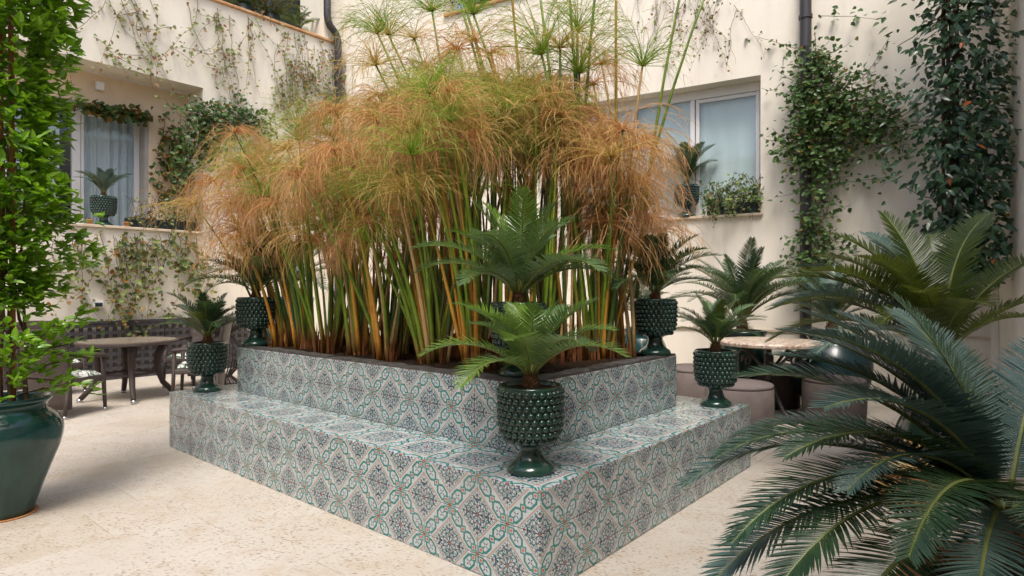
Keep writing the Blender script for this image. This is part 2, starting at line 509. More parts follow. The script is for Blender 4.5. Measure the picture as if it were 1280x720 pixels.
# ------------------------------------------------------------------ frames of reference of the place
PC = V((.13, 2.865, 0)); PU = V((-.7637, .6456, 0)); PV = V((.6456, .7637, 0))     # planter corner and its two sides
def P(a, b, z=0): return PC + PU * a + PV * b + V((0, 0, z))
L0 = V((-6.2, 10.05, 0)); LE = V((.639, .769, 0)).normalized(); LN = V((LE.y, -LE.x, 0))   # left building
K1 = L0 + LE * 4.01; RE = V((.864, -.503, 0)).normalized(); RN = V((RE.y, -RE.x, 0))       # right building
def WL(s, d, z): return L0 + LE * s + LN * d + V((0, 0, z))
def WR(t, d, z): return K1 + RE * t + RN * d + V((0, 0, z))
def mat3(o, ex, ey):
    return Matrix(((ex.x, ey.x, 0, o.x), (ex.y, ey.y, 0, o.y), (0, 0, 1, o.z), (0, 0, 0, 1)))
ML = mat3(L0, LE, LN); MR = mat3(K1, RE, RN)
RLEN = 11.1
K2 = K1 + RE * RLEN

# ------------------------------------------------------------------ ground and its slabs
g = MB()
g.poly([(-40, -40, -.005), (40, -40, -.005), (40, 40, -.005), (-40, 40, -.005)])
floor = g.build('floor', 'joint')
tag(floor, 'pale pitted limestone courtyard floor around the tiled planter', kind='structure')
SW, SL = .58, 1.16
g = MB()
e = .0025; h = .006
hx, hy = SW / 2 - .0014, SL / 2 - .0014
bv = [(-hx, -hy, -h), (hx, -hy, -h), (hx, hy, -h), (-hx, hy, -h)]
mv = [(x, y, -.0016) for x, y, z in bv]
tv = [(x - math.copysign(e, x), y - math.copysign(e, y), 0) for x, y, z in bv]
g.v = bv + mv + tv
for a in range(4):
    b_ = (a + 1) % 4
    g.face((a, b_, 4 + b_, 4 + a)); g.face((4 + a, 4 + b_, 8 + b_, 8 + a))
g.face((8, 9, 10, 11))
slab_me = g.mesh('slab', 'travertine')
ang = math.atan2(PU.y, PU.x)
ns = 0
for i in range(-14, 30):
    for j in range(-9, 12):
        a = (i + .5) * SW; b_ = (j + .5 + (.5 if i % 2 else 0) + .13 * math.sin(i * 2.1)) * SL
        if .35 < a < 3.9 and .6 < b_ < 2.2: continue
        c = P(a, b_)
        if c.y < 1.5 or abs(c.x) > .86 * c.y + .5: continue
        if (c - L0).dot(LN) < -.6 or (c - K1).dot(RN) < -.6: continue
        if (c - K2).dot(RE) > .7: continue
        link('slab', slab_me, floor, (c.x, c.y, U(-.0008, .0004)), (U(-.0006, .0006), U(-.0006, .0006), ang))
        ns += 1
print('slabs', ns)

# ------------------------------------------------------------------ left building
lb = thing('building', 'cream stucco building with balcony, recessed sliding window and terracotta coping', 'building', WL(0, 0, 0))
IL = Matrix.Translation(-WL(0, 0, 0))
def lpart(name, mat, boxes, parent=lb, sm=0):
    m = MB()
    for s0, s1, d0, d1, z0, z1 in boxes: m.box((s0, d0, z0), (s1, d1, z1), IL @ ML)
    o = m.build(name, mat, parent)
    if sm: soften(o, sm)
    return o
LZ, LS = 2.40, 5.0
lpart('wall', 'stucco_left', [(-11.2, 4.01, -.6, 0, 0, LZ), (1.127, 4.01, -.6, 0, LZ, LS), (-11.2, 4.01, -.6, 0, LS, 6.6), (3.58, 4.6, -.9, 0, 6.6, 10)])
lpart('wall', 'stucco_peach', [(.463, 1.127, -1.1, -.605, LZ, LS), (-11.2, -2.6, -1.1, -.605, LZ, LS), (-2.6, .463, -1.1, -.605, 4.49, LS)])
lpart('ledge', 'ledge_stone', [(-11, 1.125, -.6, .05, LZ + .001, LZ + .045)], sm=.008)
for k in range(24):
    s0 = -6.9 + k * .45
    lpart('coping_tile', 'tile_coping', [(s0, s0 + .444, -.25, .06, 6.602 + U(0, .004), 6.65 + U(0, .006))], sm=.01)
lpart('window_jamb', 'jamb', [(.40, .4629, -.86, -.62, LZ + .05, 4.489), (-2.6, .40, -.86, -.62, 4.44, 4.489)])
wd = -.86
lw = lpart('window', 'frame_white', [(.32, .40, wd - .06, wd, LZ + .05, 4.44), (-2.6, .32, wd - .06, wd, 4.34, 4.44), (-2.6, .32, wd - .06, wd, LZ + .05, LZ + .13),
      (-.60, -.48, wd - .10, wd - .015, LZ + .13, 4.34), (-.47, -.43, wd - .055, wd - .02, LZ + .13, 4.34), (-1.55, -1.45, wd - .06, wd - .01, LZ + .13, 4.34)], sm=.006)
lpart('pane', 'window_glass', [(-.43, .32, wd - .035, wd - .03, LZ + .13, 4.34)], lw)
lpart('pane', 'window_glass', [(-1.45, -.60, wd - .055, wd - .05, LZ + .13, 4.34)], lw)
def curtain(frame, M0, s0, s1, d, z0, z1, parent, waves, amp=1.0, cm='curtain'):
    m = MB(); n = 90; pv = None
    for i in range(n + 1):
        f = i / n; s = s0 + (s1 - s0) * f
        dd = d + amp * .035 * math.sin(f * waves * 6.28 + 1.3 * math.sin(f * 9)) + amp * .012 * math.sin(f * waves * 15)
        m.v.append(tuple(M0 @ V((s, dd, z0)))); m.v.append(tuple(M0 @ V((s, dd * .98 + d * .02, z1))))
        if i: m.face((2*i-2, 2*i, 2*i+1, 2*i-1))
    return m.build('curtain', cm, parent, True)
curtain(None, IL @ ML, -.45, .36, wd - .14, LZ + .1, 4.4, lw, 5)
curtain(None, IL @ ML, -2.4, -.75, wd - .14, LZ + .1, 4.4, lw, 6)
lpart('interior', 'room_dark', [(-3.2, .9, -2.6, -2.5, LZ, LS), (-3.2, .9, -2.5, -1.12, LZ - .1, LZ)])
lpart('terrace_door', 'room_dark', [(-11, 5.6, -1.5, -1.3, 6.4, 9.6)])
lpart('terrace_floor', 'ledge_stone', [(-11, 3.57, -1.29, -.61, 6.3, 6.4)])
tb = lpart('wall_lamp', 'frame_white', [(-.36, -.24, -.604, -.52, 4.72, 4.86)], sm=.01)
# right building
rb = thing('building', 'cream stucco building with one wide white window and a climbing vine', 'building', WR(0, 0, 0))
IR = Matrix.Translation(-WR(0, 0, 0))
def rpart(name, mat, boxes, parent=rb, sm=0):
    m = MB()
    for s0, s1, d0, d1, z0, z1 in boxes: m.box((s0, d0, z0), (s1, d1, z1), IR @ MR)
    o = m.build(name, mat, parent)
    if sm: soften(o, sm)
    return o
RZ, RT, T0, T1 = 2.5, 4.54, 5.55, 8.38
rpart('wall', 'stucco_right', [(-.5, T0, -.45, 0, 0, 6.62), (T0, T1, -.45, 0, 0, RZ), (T0, T1, -.45, 0, RT, 6.62), (T1, RLEN + .5, -.45, 0, 0, 6.62),
      (-.5, 2.7, -.45, 0, 6.62, 10), (5.6, RLEN + .5, -.45, 0, 6.62, 9)])  # last box: unseen upper wall, added to enclose the court's light
rpart('terrace_door', 'room_dark', [(2.6, 5.7, -1.6, -1.4, 6.4, 9.6)])
rpart('skirting', 'ledge_stone', [(0, RLEN, .0, .02, .82, .85)])
rpart('ledge', 'ledge_stone', [(T0 - .03, T1 + .03, -.30, .05, RZ + .001, RZ + .04)], sm=.008)
for k in range(7):
    s0 = 2.72 + k * .42
    rpart('coping_tile', 'tile_coping', [(s0, s0 + .414, -.3, .06, 6.622 + U(0, .004), 6.67 + U(0, .006))], sm=.01)
wd = -.26
rw = rpart('window', 'frame_white', [(T1 - .05, T1 - .002, wd - .07, wd, RZ + .045, RT - .002), (T0, T1 - .05, wd - .07, wd, RT - .14, RT - .002), (T0, T1 - .05, wd - .07, wd, RZ + .045, RZ + .12),
      (7.30, 7.37, wd - .09, wd - .01, RZ + .12, RT - .14), (7.385, 7.44, wd - .08, wd - .02, RZ + .12, RT - .14), (T1 - .11, T1 - .055, wd - .08, wd - .02, RZ + .12, RT - .14),
      (7.44, T1 - .11, wd - .08, wd - .02, RT - .20, RT - .145), (7.44, T1 - .11, wd - .08, wd - .02, RZ + .125, RZ + .18), (6.35, 6.43, wd - .09, wd - .01, RZ + .12, RT - .14)], sm=.006)
rpart('pane', 'window_glass', [(7.44, T1 - .11, wd - .055, wd - .05, RZ + .18, RT - .20)], rw)
rpart('pane', 'window_glass', [(6.43, 7.30, wd - .055, wd - .05, RZ + .12, RT - .14)], rw)
rpart('pane', 'window_glass', [(T0, 6.35, wd - .055, wd - .05, RZ + .12, RT - .14)], rw)
curtain(None, IR @ MR, T0 + .1, T1 - .08, wd - .115, RZ + .1, RT - .1, rw, 9, .25, 'blind')
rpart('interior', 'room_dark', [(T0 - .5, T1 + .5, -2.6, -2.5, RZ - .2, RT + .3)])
rpart('outlet_cover', 'stucco_right', [(9.28, 9.45, .0, .02, 3.33, 3.43)], sm=.004)
# wall that returns towards the viewer at the right and the sides that close the court
cb = thing('building', 'plain cream stucco side wall meeting the window wall beside the climber', 'building', K2)
MK = mat3(V((0, 0, 0)), RN, RE)
m = MB(); m.box((0, 0, 0), (15.4, .4, 6.6), MK); m.build('wall', 'stucco_right', cb)
m = MB(); m.box((.001, -.07, 0), (.14, -.001, 6.6), MK); soften(m.build('corner_pilaster', 'stucco_right', cb), .01)
K3 = K2 + RN * 15
bb_ = thing('building', 'cream stucco wall closing the courtyard opposite the window wall', 'building', K3)
MK = mat3(V((0, 0, 0)), -RE, RN)
m = MB(); m.box((-.4, 0, 0), (14.2, .4, 6.5), MK); m.build('wall', 'stucco_left', bb_)

# downpipes
def pipe(label, pts, r, brackets):
    o = thing('downpipe', label, 'downpipe', pts[-1])
    q = V(pts[-1])
    m = MB(); m.tube([V(p) - q for p in pts], r, 14); m.build('pipe', 'pipe_metal', o, True)
    for p in brackets:
        m = MB(); p = V(p) - q
        m.tube([p + V((0, 0, -.025)), p + V((0, 0, .025))], r * 1.18, 14); m.build('bracket', 'pipe_metal', o, False)
    return o
c0 = K1 + (LN + RN).normalized() * .0
def cp(d1, d2, z): return K1 + LN * d1 + RN * d2 + V((0, 0, z))
jog = [(3.60, .12, 9.5), (3.60, .12, 7.1), (3.62, .12, 6.98), (3.66, .12, 6.90), (3.78, .12, 6.80), (3.84, .12, 6.72), (3.86, .12, 6.60), (3.86, .12, .0)]
pipe('dark metal downpipe with an offset bend in the corner above the papyrus', [WL(s - .02, d, z) for s, d, z in jog], .075, [WL(3.84, .12, z) for z in (5.9, 3.2)])
pipe('straight dark metal downpipe half swallowed by leafy vine on the window wall', [WR(8.98, .12, z) for z in (9, 6, 3, 0)], .075, [WR(8.98, .12, z) for z in (5.2, 1.5)])

# ------------------------------------------------------------------ tiled planter
TS = .201
ZL, ZU = .502, .904
AL, BL = TS * 21.25, TS * 14
A0, B0, A1, B1 = .44, .44, 3.88, BL - .44
pl = thing('planter', 'two-tier planter bench clad in teal, orange and navy patterned tiles', 'planter', P(0, 0))
IP = Matrix.Translation(-P(0, 0)) @ Matrix(((PU.x, PV.x, 0, PC.x), (PU.y, PV.y, 0, PC.y), (0, 0, 1, 0), (0, 0, 0, 1)))
TH = .006
m = MB()
m.box((TH, TH, 0), (AL, BL, ZL - TH), IP)
m.build('bench_core', 'grout', pl)
m = MB()
m.box((A0 + TH, B0 + TH, ZL - TH), (A1, B1, ZU - .02), IP)
m.build('bed_core', 'grout', pl)
def tile(o, ex, ey, w, h_, uv):
    """one glazed tile: o is the corner of its face, ex/ey lie in the face, its body narrows inwards"""
    n = ey.cross(ex); n.normalize()
    g_ = .0009; bvl = .0022
    j = U(-.0006, .0006)
    c = o + ex * (w / 2) + ey * (h_ / 2)
    tx, ty = U(-.004, .004), U(-.004, .004)
    def pt(x, y, dz):
        return IP @ (o + ex * x + ey * y) + nn * (dz + j + tx * (x - w / 2) + ty * (y - h_ / 2))
    nn = (IP.to_3x3() @ n)
    mb = MB(); rings = []
    for ins, dz in ((TH, -TH), (g_, -bvl), (g_ + bvl, 0)):
        if w < .03 or h_ < .03: ins = min(ins, .004)
        b0 = len(mb.v)
        for x, y in ((ins, ins), (w - ins, ins), (w - ins, h_ - ins), (ins, h_ - ins)):
            mb.v.append(tuple(pt(x, y, dz)))
        rings.append((b0, [uv(x, y) for x, y in ((ins, ins), (w - ins, ins), (w - ins, h_ - ins), (ins, h_ - ins))]))
    for (a, ua), (b, ub) in zip(rings, rings[1:]):
        for k in range(4):
            k2 = (k + 1) % 4
            mb.face((a + k2, a + k, b + k, b + k2), [ua[k2], ua[k], ub[k], ub[k2]])
    b, ub = rings[-1]
    mb.face((b + 3, b + 2, b + 1, b), [ub[3], ub[2], ub[1], ub[0]])
    mb.build('tile', 'majolica', pl)
def cuts(L, first=TS, mn=.012):
    r = []; x = 0
    while x < L - mn:
        w = min(TS, L - x); r.append((x, w)); x += TS
    return r
ex_a, ex_b, dn = V((1, 0, 0)), V((0, 1, 0)), V((0, 0, -1))
for (L_, H_, o, ex) in ((AL, ZL, V((0, 0, ZL)), ex_a), (BL, ZL, V((0, 0, ZL)), ex_b), (A1 - A0, ZU - ZL, V((A0, B0, ZU)), ex_a), (B1 - B0, ZU - ZL, V((A0, B0, ZU)), ex_b)):
    for x, w in cuts(L_):
        for y, hh in cuts(H_):
            if ex is ex_a: tile(o + ex * x + dn * y, ex, dn, w, hh, lambda X_, Y_, x=x, y=y: ((x + X_) / TS, (y + Y_) / TS))
            else: tile(o + ex * (x + w) + dn * y, -ex, dn, w, hh, lambda X_, Y_, x=x, y=y, w=w: ((x + w - X_) / TS, (y + Y_) / TS))
def top(o, L_, D_, ex, ey, n0):
    nd_ = 2
    for x, w in cuts(L_):
        for k in range(nd_):
            y = k * D_ / nd_; hh = D_ / nd_
            q = o + ex * x + ey * y
            def uv(X_, Y_, q=q):
                p_ = q + ex * X_ + ey * Y_
                u_, v_ = p_.x / (2 * TS), p_.y / (2 * TS)
                return (u_ + v_ + 8, u_ - v_ + 8)
            tile(q, ex, ey, w, hh, uv)
# ledge: front-left strip, right strip, and the two ends (ey x ex must point up)
top(V((AL, 0, ZL)), AL, .44, -ex_a, ex_b, 0)
top(V((0, .44, ZL)), BL - .44, .44, ex_b, ex_a, 0)
top(V((AL, .44, ZL)), BL - .44, AL - A1, ex_b, -ex_a, 0) if False else None
for x, w in cuts(BL - .44):
    for k in range(2):
        D2 = (AL - A1) / 2
        q = V((AL - k * D2, .44 + x, ZL))
        tile(V((q.x, q.y, ZL)), -ex_a, ex_b, D2, w, lambda X_, Y_, q=q: ((q.x - X_ + q.y + Y_) / (2 * TS) + 8, (q.x - X_ - q.y - Y_) / (2 * TS) + 8))
for x, w in cuts(A1 - .44):
    for k in range(2):
        D2 = .44 / 2
        q = V((.44 + x + w, B1 + k * D2, ZL))
        tile(q, -ex_a, ex_b, w, D2, lambda X_, Y_, q=q: ((q.x - X_ + q.y + Y_) / (2 * TS) + 8, (q.x - X_ - q.y - Y_) / (2 * TS) + 8))
# dark slate rim, in lengths
def rim(p0, p1, wdt, ex, ey):
    L_ = (p1 - p0).length; x = 0
    while x < L_ - .01:
        w = min(U(.5, .75), L_ - x)
        if L_ - x - w < .15: w = L_ - x
        m = MB(); o = p0 + ex * x
        Mx = IP @ Matrix(((ex.x, ey.x, 0, o.x), (ex.y, ey.y, 0, o.y), (0, 0, 1, o.z), (0, 0, 0, 1)))
        n = 8
        pts_t = [U(.010, .019) for _ in range(n + 1)]; pts_i = [wdt + U(-.012, .012) for _ in range(n + 1)]
        for i in range(n + 1):
            f = .002 + (w - .004) * i / n
            for q in ((f, .004, 0), (f, .004 + U(0, .004), pts_t[i]), (f, wdt * .5, pts_t[i] + U(-.003, .004)), (f, pts_i[i], pts_t[i] - U(0, .006)), (f, pts_i[i], -.03)):
                m.v.append(tuple(Mx @ V(q)))
        for i in range(n):
            for k in range(4): m.face((i*5+k, i*5+k+1, i*5+k+6, i*5+k+5))
        m.face((0, 1, 2, 3, 4)); m.face([n*5+k for k in (4, 3, 2, 1, 0)])
        m.build('rim_stone', 'slate', pl)
        x += w
rim(V((A0, B0, ZU)), V((A1, B0, ZU)), .13, ex_a, ex_b)
rim(V((A0, B0 + .13, ZU)), V((A0, B1, ZU)), .13, ex_b, ex_a)
rim(V((A1 - .13, B0 + .13, ZU)), V((A1 - .13, B1, ZU)), .13, ex_b, ex_a)
rim(V((A0 + .13, B1 - .13, ZU)), V((A1 - .13, B1 - .13, ZU)), .13, ex_a, ex_b)
# soil, lumpy
m = MB(); nx, ny = 60, 34
for i in range(nx + 1):
    for j in range(ny + 1):
        a = A0 + .10 + (A1 - A0 - .2) * i / nx; b_ = B0 + .10 + (B1 - B0 - .2) * j / ny
        m.v.append(tuple(IP @ V((a, b_, ZU - .012 + U(0, .022) + .012 * math.sin(a * 7) * math.sin(b_ * 6)))))
for i in range(nx):
    for j in range(ny): m.face((i*(ny+1)+j, (i+1)*(ny+1)+j, (i+1)*(ny+1)+j+1, i*(ny+1)+j+1))
m.build('soil', 'soil', pl, True)

# ------------------------------------------------------------------ cycads
def frond_mesh(e0, e1, pairs, leaf, wid, mat, fine, seed, lift=.38, bare=.13, twist=0):
    """frond of length 1 in the XZ plane: a curved rachis with two rows of narrow leaflets"""
    rs = random.Random(seed)
    m = MB(); N = 26; pts = [V((0, 0, 0))]; tan = []
    sw = rs.uniform(-.16, .16)
    for i in range(N):
        f = (i + .5) / N
        el = R(e0 + (e1 - e0) * f ** 1.15)
        az = sw * f * f
        t = V((math.cos(el) * math.cos(az), math.cos(el) * math.sin(az), math.sin(el)))
        tan.append(t); pts.append(pts[-1] + t / N)
    m.tube(pts[::2] , [.0115 * (1 - .82 * i / (N // 2)) for i in range(N // 2 + 1)], 5, mi=1)
    for i in range(pairs):
        f = bare + (1 - bare) * (i + .5) / pairs
        x = f * N; k = min(int(x), N - 1); p = pts[k].lerp(pts[k + 1], x - k); T = tan[k]
        S = V((0, 0, 1)).cross(T); S = V((-T.y, T.x, 0)) if S.length < .2 else S
        S.normalize(); Nn = T.cross(S)
        g_ = (f - bare) / (1 - bare)
        prof = min(1, .32 + g_ * 3.4) * (1 - max(0, (g_ - .55) / .45) ** 1.7 * .72)
        al = R(76 - 40 * g_ ** 1.4)
        for sg in (-1, 1):
            L = leaf * prof * rs.uniform(.93, 1.05)
            a2 = al + rs.uniform(-.06, .06); lf = lift * rs.uniform(.75, 1.2) * (1 - .4 * g_)
            d = (T * math.cos(a2) + S * (sg * math.sin(a2)) + Nn * lf).normalized()
            wv = d.cross(Nn).normalized()
            up = wv.cross(d).normalized()
            if up.dot(Nn) < 0: up = -up
            w = wid * (.75 + .25 * prof)
            bend = -.10 * rs.uniform(.3, 1.5); fw = rs.uniform(.0, .10)
            nseg = 4 if fine else 3
            row = []
            for q in range(nseg + 1):
                u = q / nseg
                c = p + d * (L * u) + up * (L * bend * u * u) + T * (L * fw * u * u)
                ww = w * (.62 + .5 * math.sin(min(1, u * 1.5) * 1.57)) * (1 - u ** 3) if q < nseg else 0
                if q == nseg: row.append((len(m.v),)); m.v.append(tuple(c)); continue
                b0 = len(m.v)
                if fine:
                    m.v += [tuple(c - wv * ww), tuple(c - up * ww * .45), tuple(c + wv * ww)]
                    row.append((b0, b0 + 1, b0 + 2))
                else:
                    m.v += [tuple(c - wv * ww), tuple(c + wv * ww)]; row.append((b0, b0 + 1))
            for q in range(nseg):
                A, B = row[q], row[q + 1]; v0, v1 = q / nseg, (q + 1) / nseg
                for z in range(len(A) - 1):
                    if len(B) == 1: m.face((A[z], A[z + 1], B[0]), [(0, v0), (1, v0), (.5, v1)])
                    else: m.face((A[z], A[z + 1], B[z + 1], B[z]), [(0, v0), (1, v0), (1, v1), (0, v1)])
    return m.mesh('frond', [mat, 'rachis'], False)
FR = {}
def fronds(mat, fine, pairs, leaf, wid, lift=.38):
    key = (mat, fine, pairs, leaf)
    if key not in FR:
        FR[key] = [frond_mesh(a, b, pairs, leaf, wid, mat, fine, i * 17 + pairs, lift) for i, (a, b) in enumerate(
            ((86, 48), (78, 20), (70, 2), (60, -12), (48, -28), (38, -38), (24, -46), (10, -40)))]
    return FR[key]
def caudex(parent, z, r, h_, seed=0):
    rs = random.Random(seed); m = MB()
    m.lathe([(r * .9, -.02), (r, h_ * .3), (r * .85, h_ * .7), (r * .35, h_)], 14)
    n = int(90)
    for i in range(n):
        a = i * 2.399; f = i / n; zz = h_ * (.02 + .93 * f)
        rr = r * (1.0 - .45 * f ** 2)
        d = V((math.cos(a), math.sin(a), .25 + 1.2 * f + rs.uniform(-.2, .4))).normalized()
        s_ = V((-math.sin(a), math.cos(a), 0))
        c = V((math.cos(a) * rr * .85, math.sin(a) * rr * .85, zz)); L = r * rs.uniform(.5, .95)
        b0 = len(m.v); w = r * .17
        m.v += [tuple(c - s_ * w), tuple(c + s_ * w), tuple(c + d * L)]
        m.face((b0, b0 + 1, b0 + 2))
    return m.build('caudex', 'caudex', parent, False, (0, 0, z))
def crown(parent, z, L, spec, mat, fine=False, pairs=46, leaf=.17, wid=.0085, seed=1, mats=None, lift=.38):
    """spec: list of (azimuth deg, steepness 0 upright .. 7 flat, length factor)"""
    rs = random.Random(seed)
    for az, cl, k in spec:
        mm = mat if not mats else rs.choice(mats)
        F_ = fronds(mm, fine, pairs, leaf, wid, lift)
        s_ = L * k
        link('frond', F_[max(0, min(7, int(cl)))], parent, (.02 * math.cos(R(az)), .02 * math.sin(R(az)), z), (rs.uniform(-.10, .10), rs.uniform(-.08, .08), R(az)), s_)
def ring(n, seed, lo=0, hi=6, skew=1.0):
    rs = random.Random(seed); out = []
    for i in range(n):
        f = i / max(1, n - 1)
        out.append((i * 137.5 + rs.uniform(-14, 14), lo + (hi - lo) * f ** skew + rs.uniform(-.3, .6), rs.uniform(.85, 1.1) * (.82 + .2 * min(1, f * 2))))
    return out

# pine-cone urn: profile with real knobs
HU = .46
urn_prof = [(.0, 0), (.118, 0), (.123, .008), (.123, .022), (.117, .036), (.098, .050), (.075, .066), (.062, .090), (.056, .115), (.056, .135), (.068, .146), (.10, .158), (.130, .178), (.149, .208),
            (.158, .250), (.161, .300), (.161, .36), (.160, .405), (.163, .425), (.166, .437), (.163, .447), (.155, .449), (.150, .440), (.148, .410), (.0, .405)]
km = MB()
n1, n2 = 10, 5
for i in range(n2 + 1):
    f = i / n2
    rr = math.cos(f * math.pi / 2) ** .8 if i < n2 else 0
    zz = math.sin(f * math.pi / 2)
    if i == n2: km.v.append((0, 0, 1.06))
    else:
        for k in range(n1): km.v.append((math.cos(6.2832 * k / n1) * rr, math.sin(6.2832 * k / n1) * rr, zz))
for i in range(n2):
    for k in range(n1):
        k2 = (k + 1) % n1
        if i == n2 - 1: km.face((i*n1+k, i*n1+k2, n2*n1))
        else: km.face((i*n1+k, i*n1+k2, (i+1)*n1+k2, (i+1)*n1+k))
knob_me = km.mesh('knob', 'pot_green', True)
def knob_spots(rows=8, per=27):
    out = []
    for r_ in range(rows):
        z = .178 + r_ * (.415 - .178) / (rows - 1)
        # radius on the profile
        for (ra, za), (rb_, zb) in zip(urn_prof, urn_prof[1:]):
            if za <= z <= zb and ra > .1: rad = ra + (rb_ - ra) * (z - za) / max(1e-6, zb - za); sl = (rb_ - ra) / max(1e-6, zb - za); break
        n_ = per if r_ > 1 else (per - 2 if r_ else per - 5)
        for k in range(n_):
            out.append((2 * math.pi * (k + .5 * (r_ % 2)) / n_, rad, z, sl, .0185 * (n_ and rad * 2 * math.pi / n_ / .0374)))
    return out
urn_me = None
def urn(parent, single, scale=1.0):
    global urn_me
    if urn_me is None:
        m = MB(); m.lathe(urn_prof, 48); urn_me = m.mesh('pot', 'pot_green', True)
    o = link('pot', urn_me, parent, None, (0, 0, U(0, 6)), scale)
    jm = MB()
    for a, rad, z, sl, s_ in knob_spots():
        n = V((math.cos(a), math.sin(a), -sl)).normalized()
        pos = V((math.cos(a) * rad, math.sin(a) * rad, z)) - n * .003
        q = n.to_track_quat('Z', 'Y')
        if single:
            k = link('knob', knob_me, o, pos, q.to_euler(), (s_, s_, s_ * 1.02))
        else:
            b0 = len(jm.v)
            for v in knob_me.vertices: jm.v.append(tuple(pos + q @ (v.co * s_)))
            for p_ in knob_me.polygons: jm.face([b0 + i for i in p_.vertices])
    if not single:
        global knobs_me
        if knobs_me is None: knobs_me = jm.mesh('knobs', 'pot_green', True)
        tag(link('knobs', knobs_me, o), kind='stuff')
    m = MB(); m.lathe([(.151, .0), (.10, .012), (.0, .016)], 20, (0, 0, .425)); m.build('soil', 'soil', parent).scale = (scale,) * 3
    return o
knobs_me = None
def urn_cycad(label, loc, L, n, seed, single=False, mats=('cycad_leaf',), lo=0, hi=6, spec=None, fine=False, group='cycads in pine-cone urns', scale=1.0, leaf=.21, pairs=46):
    o = thing('potted_cycad', label, 'potted plant', loc, 0, group)
    urn(o, single, scale)
    caudex(o, .43 * scale, .045, .085, seed)
    crown(o, .50 * scale, L, spec or ring(n, seed, lo, hi), mats[0], fine, pairs, leaf, .0098, seed, mats)
    return o
urn_cycad('bright green cycad in green pine-cone urn on the front corner of the tiled bench', P(.235, .225, ZL), .53, 21, 3, True, ('cycad_fresh', 'cycad_mid', 'cycad_fresh'), 0, 5.2, fine=True, pairs=36, leaf=.235)
urn_cycad('wide cycad in pine-cone urn on the planter rim behind the front urn', P(.64, .62, ZU + .012), .70, 23, 5, False, ('cycad_mid', 'cycad_mid', 'cycad_fresh'), 0, 5.4, fine=True, pairs=40, leaf=.22)
urn_cycad('small cycad in pine-cone urn on the low bench beside the wicker chairs', P(4.06, .25, ZL), .50, 20, 8, False, ('cycad_leaf', 'cycad_leaf', 'cycad_olive'), 0, 5)
urn_cycad('dark cycad in pine-cone urn on the planter rim beside the wire stand', P(3.76, .56, ZU + .012), .56, 22, 11, False, ('cycad_leaf', 'cycad_mid'), 0, 5.6)
urn_cycad('dark cycad in pine-cone urn on the far rim beside the orange papyrus stems', P(.56, 2.24, ZU + .012), .60, 22, 14, False, ('cycad_leaf',), 0, 5.6)
urn_cycad('cycad in pine-cone urn on the low bench beside the round stone table', P(.20, 2.58, ZL), .48, 20, 19, False, ('cycad_mid', 'cycad_leaf', 'cycad_olive'), 0, 5.0)

def plain_pot(o, prof, mat, sz, n=40):
    m = MB(); m.lathe(prof, n); p_ = m.build('pot', mat, o, True)
    rim_z = max(z for r, z in prof); rr = [r for r, z in prof if z == rim_z][0]
    m = MB(); m.lathe([(rr * .9, 0), (0, .02)], 24, (0, 0, rim_z - .07)); m.build('soil', 'soil', o)
    return p_
def jar(r0, rm, rt, h_, lip=.02):
    pr = [(0, 0), (r0, 0), (r0 * 1.03, .015)]
    for i in range(1, 14):
        f = i / 14
        w = r0 + (rm - r0) * math.sin(min(1, f / .68) * 1.5708) if f < .68 else rm - (rm - rt) * ((f - .68) / .32) ** 1.6
        pr.append((w, h_ * .94 * f))
    pr += [(rt, h_ * .93), (rt + lip, h_ * .955), (rt + lip * 1.2, h_ * .98), (rt + lip * .8, h_), (rt - .015, h_), (rt - .03, h_ * .96), (rt - .03, h_ * .86), (0, h_ * .86)]
    return pr
def big_cycad(label, loc, prof, potmat, L, spec, mats, seed, fine=False, pairs=56, leaf=.15, wid=.0065, stem=.16, group='cycads in plain glazed pots', lift=.38):
    o = thing('potted_cycad', label, 'potted plant', loc, 0, group)
    plain_pot(o, prof, potmat, 1)
    h_ = max(z for r, z in prof)
    caudex(o, h_ - .06, .075, stem + .05, seed)
    crown(o, h_ + stem - .03, L, spec, mats[0], fine, pairs, leaf, wid, seed, mats, lift)
    return o
big_cycad('blue-green cycad in tall teal pot behind the planter beside the downpipe corner', (-2.80, 7.7, 0), jar(.22, .32, .29, 1.34), 'pot_teal', 1.15, ring(20, 31, 0, 6), ('cycad_blue', 'cycad_blue', 'cycad_leaf'), 31)
big_cycad('cycad in round teal pot behind the planter near the window wall', (1.62, 7.7, 0), jar(.22, .33, .22, .95), 'pot_teal', .85, ring(18, 37, 0, 5.5), ('cycad_leaf',), 37)
big_cycad('broad dark cycad behind the round stone table against the wall', (2.90, 7.75, 0), jar(.24, .30, .27, .92), 'pot_green', 1.12, ring(30, 41, 0, 4.6), ('cycad_leaf',), 41)
big_cycad('grey-blue cycad in round dark blue pot behind the right pouf', (3.72, 7.15, 0), jar(.26, .42, .25, .92), 'pot_blue', .80, ring(20, 43, 0, 5), ('cycad_blue', 'cycad_leaf'), 43)
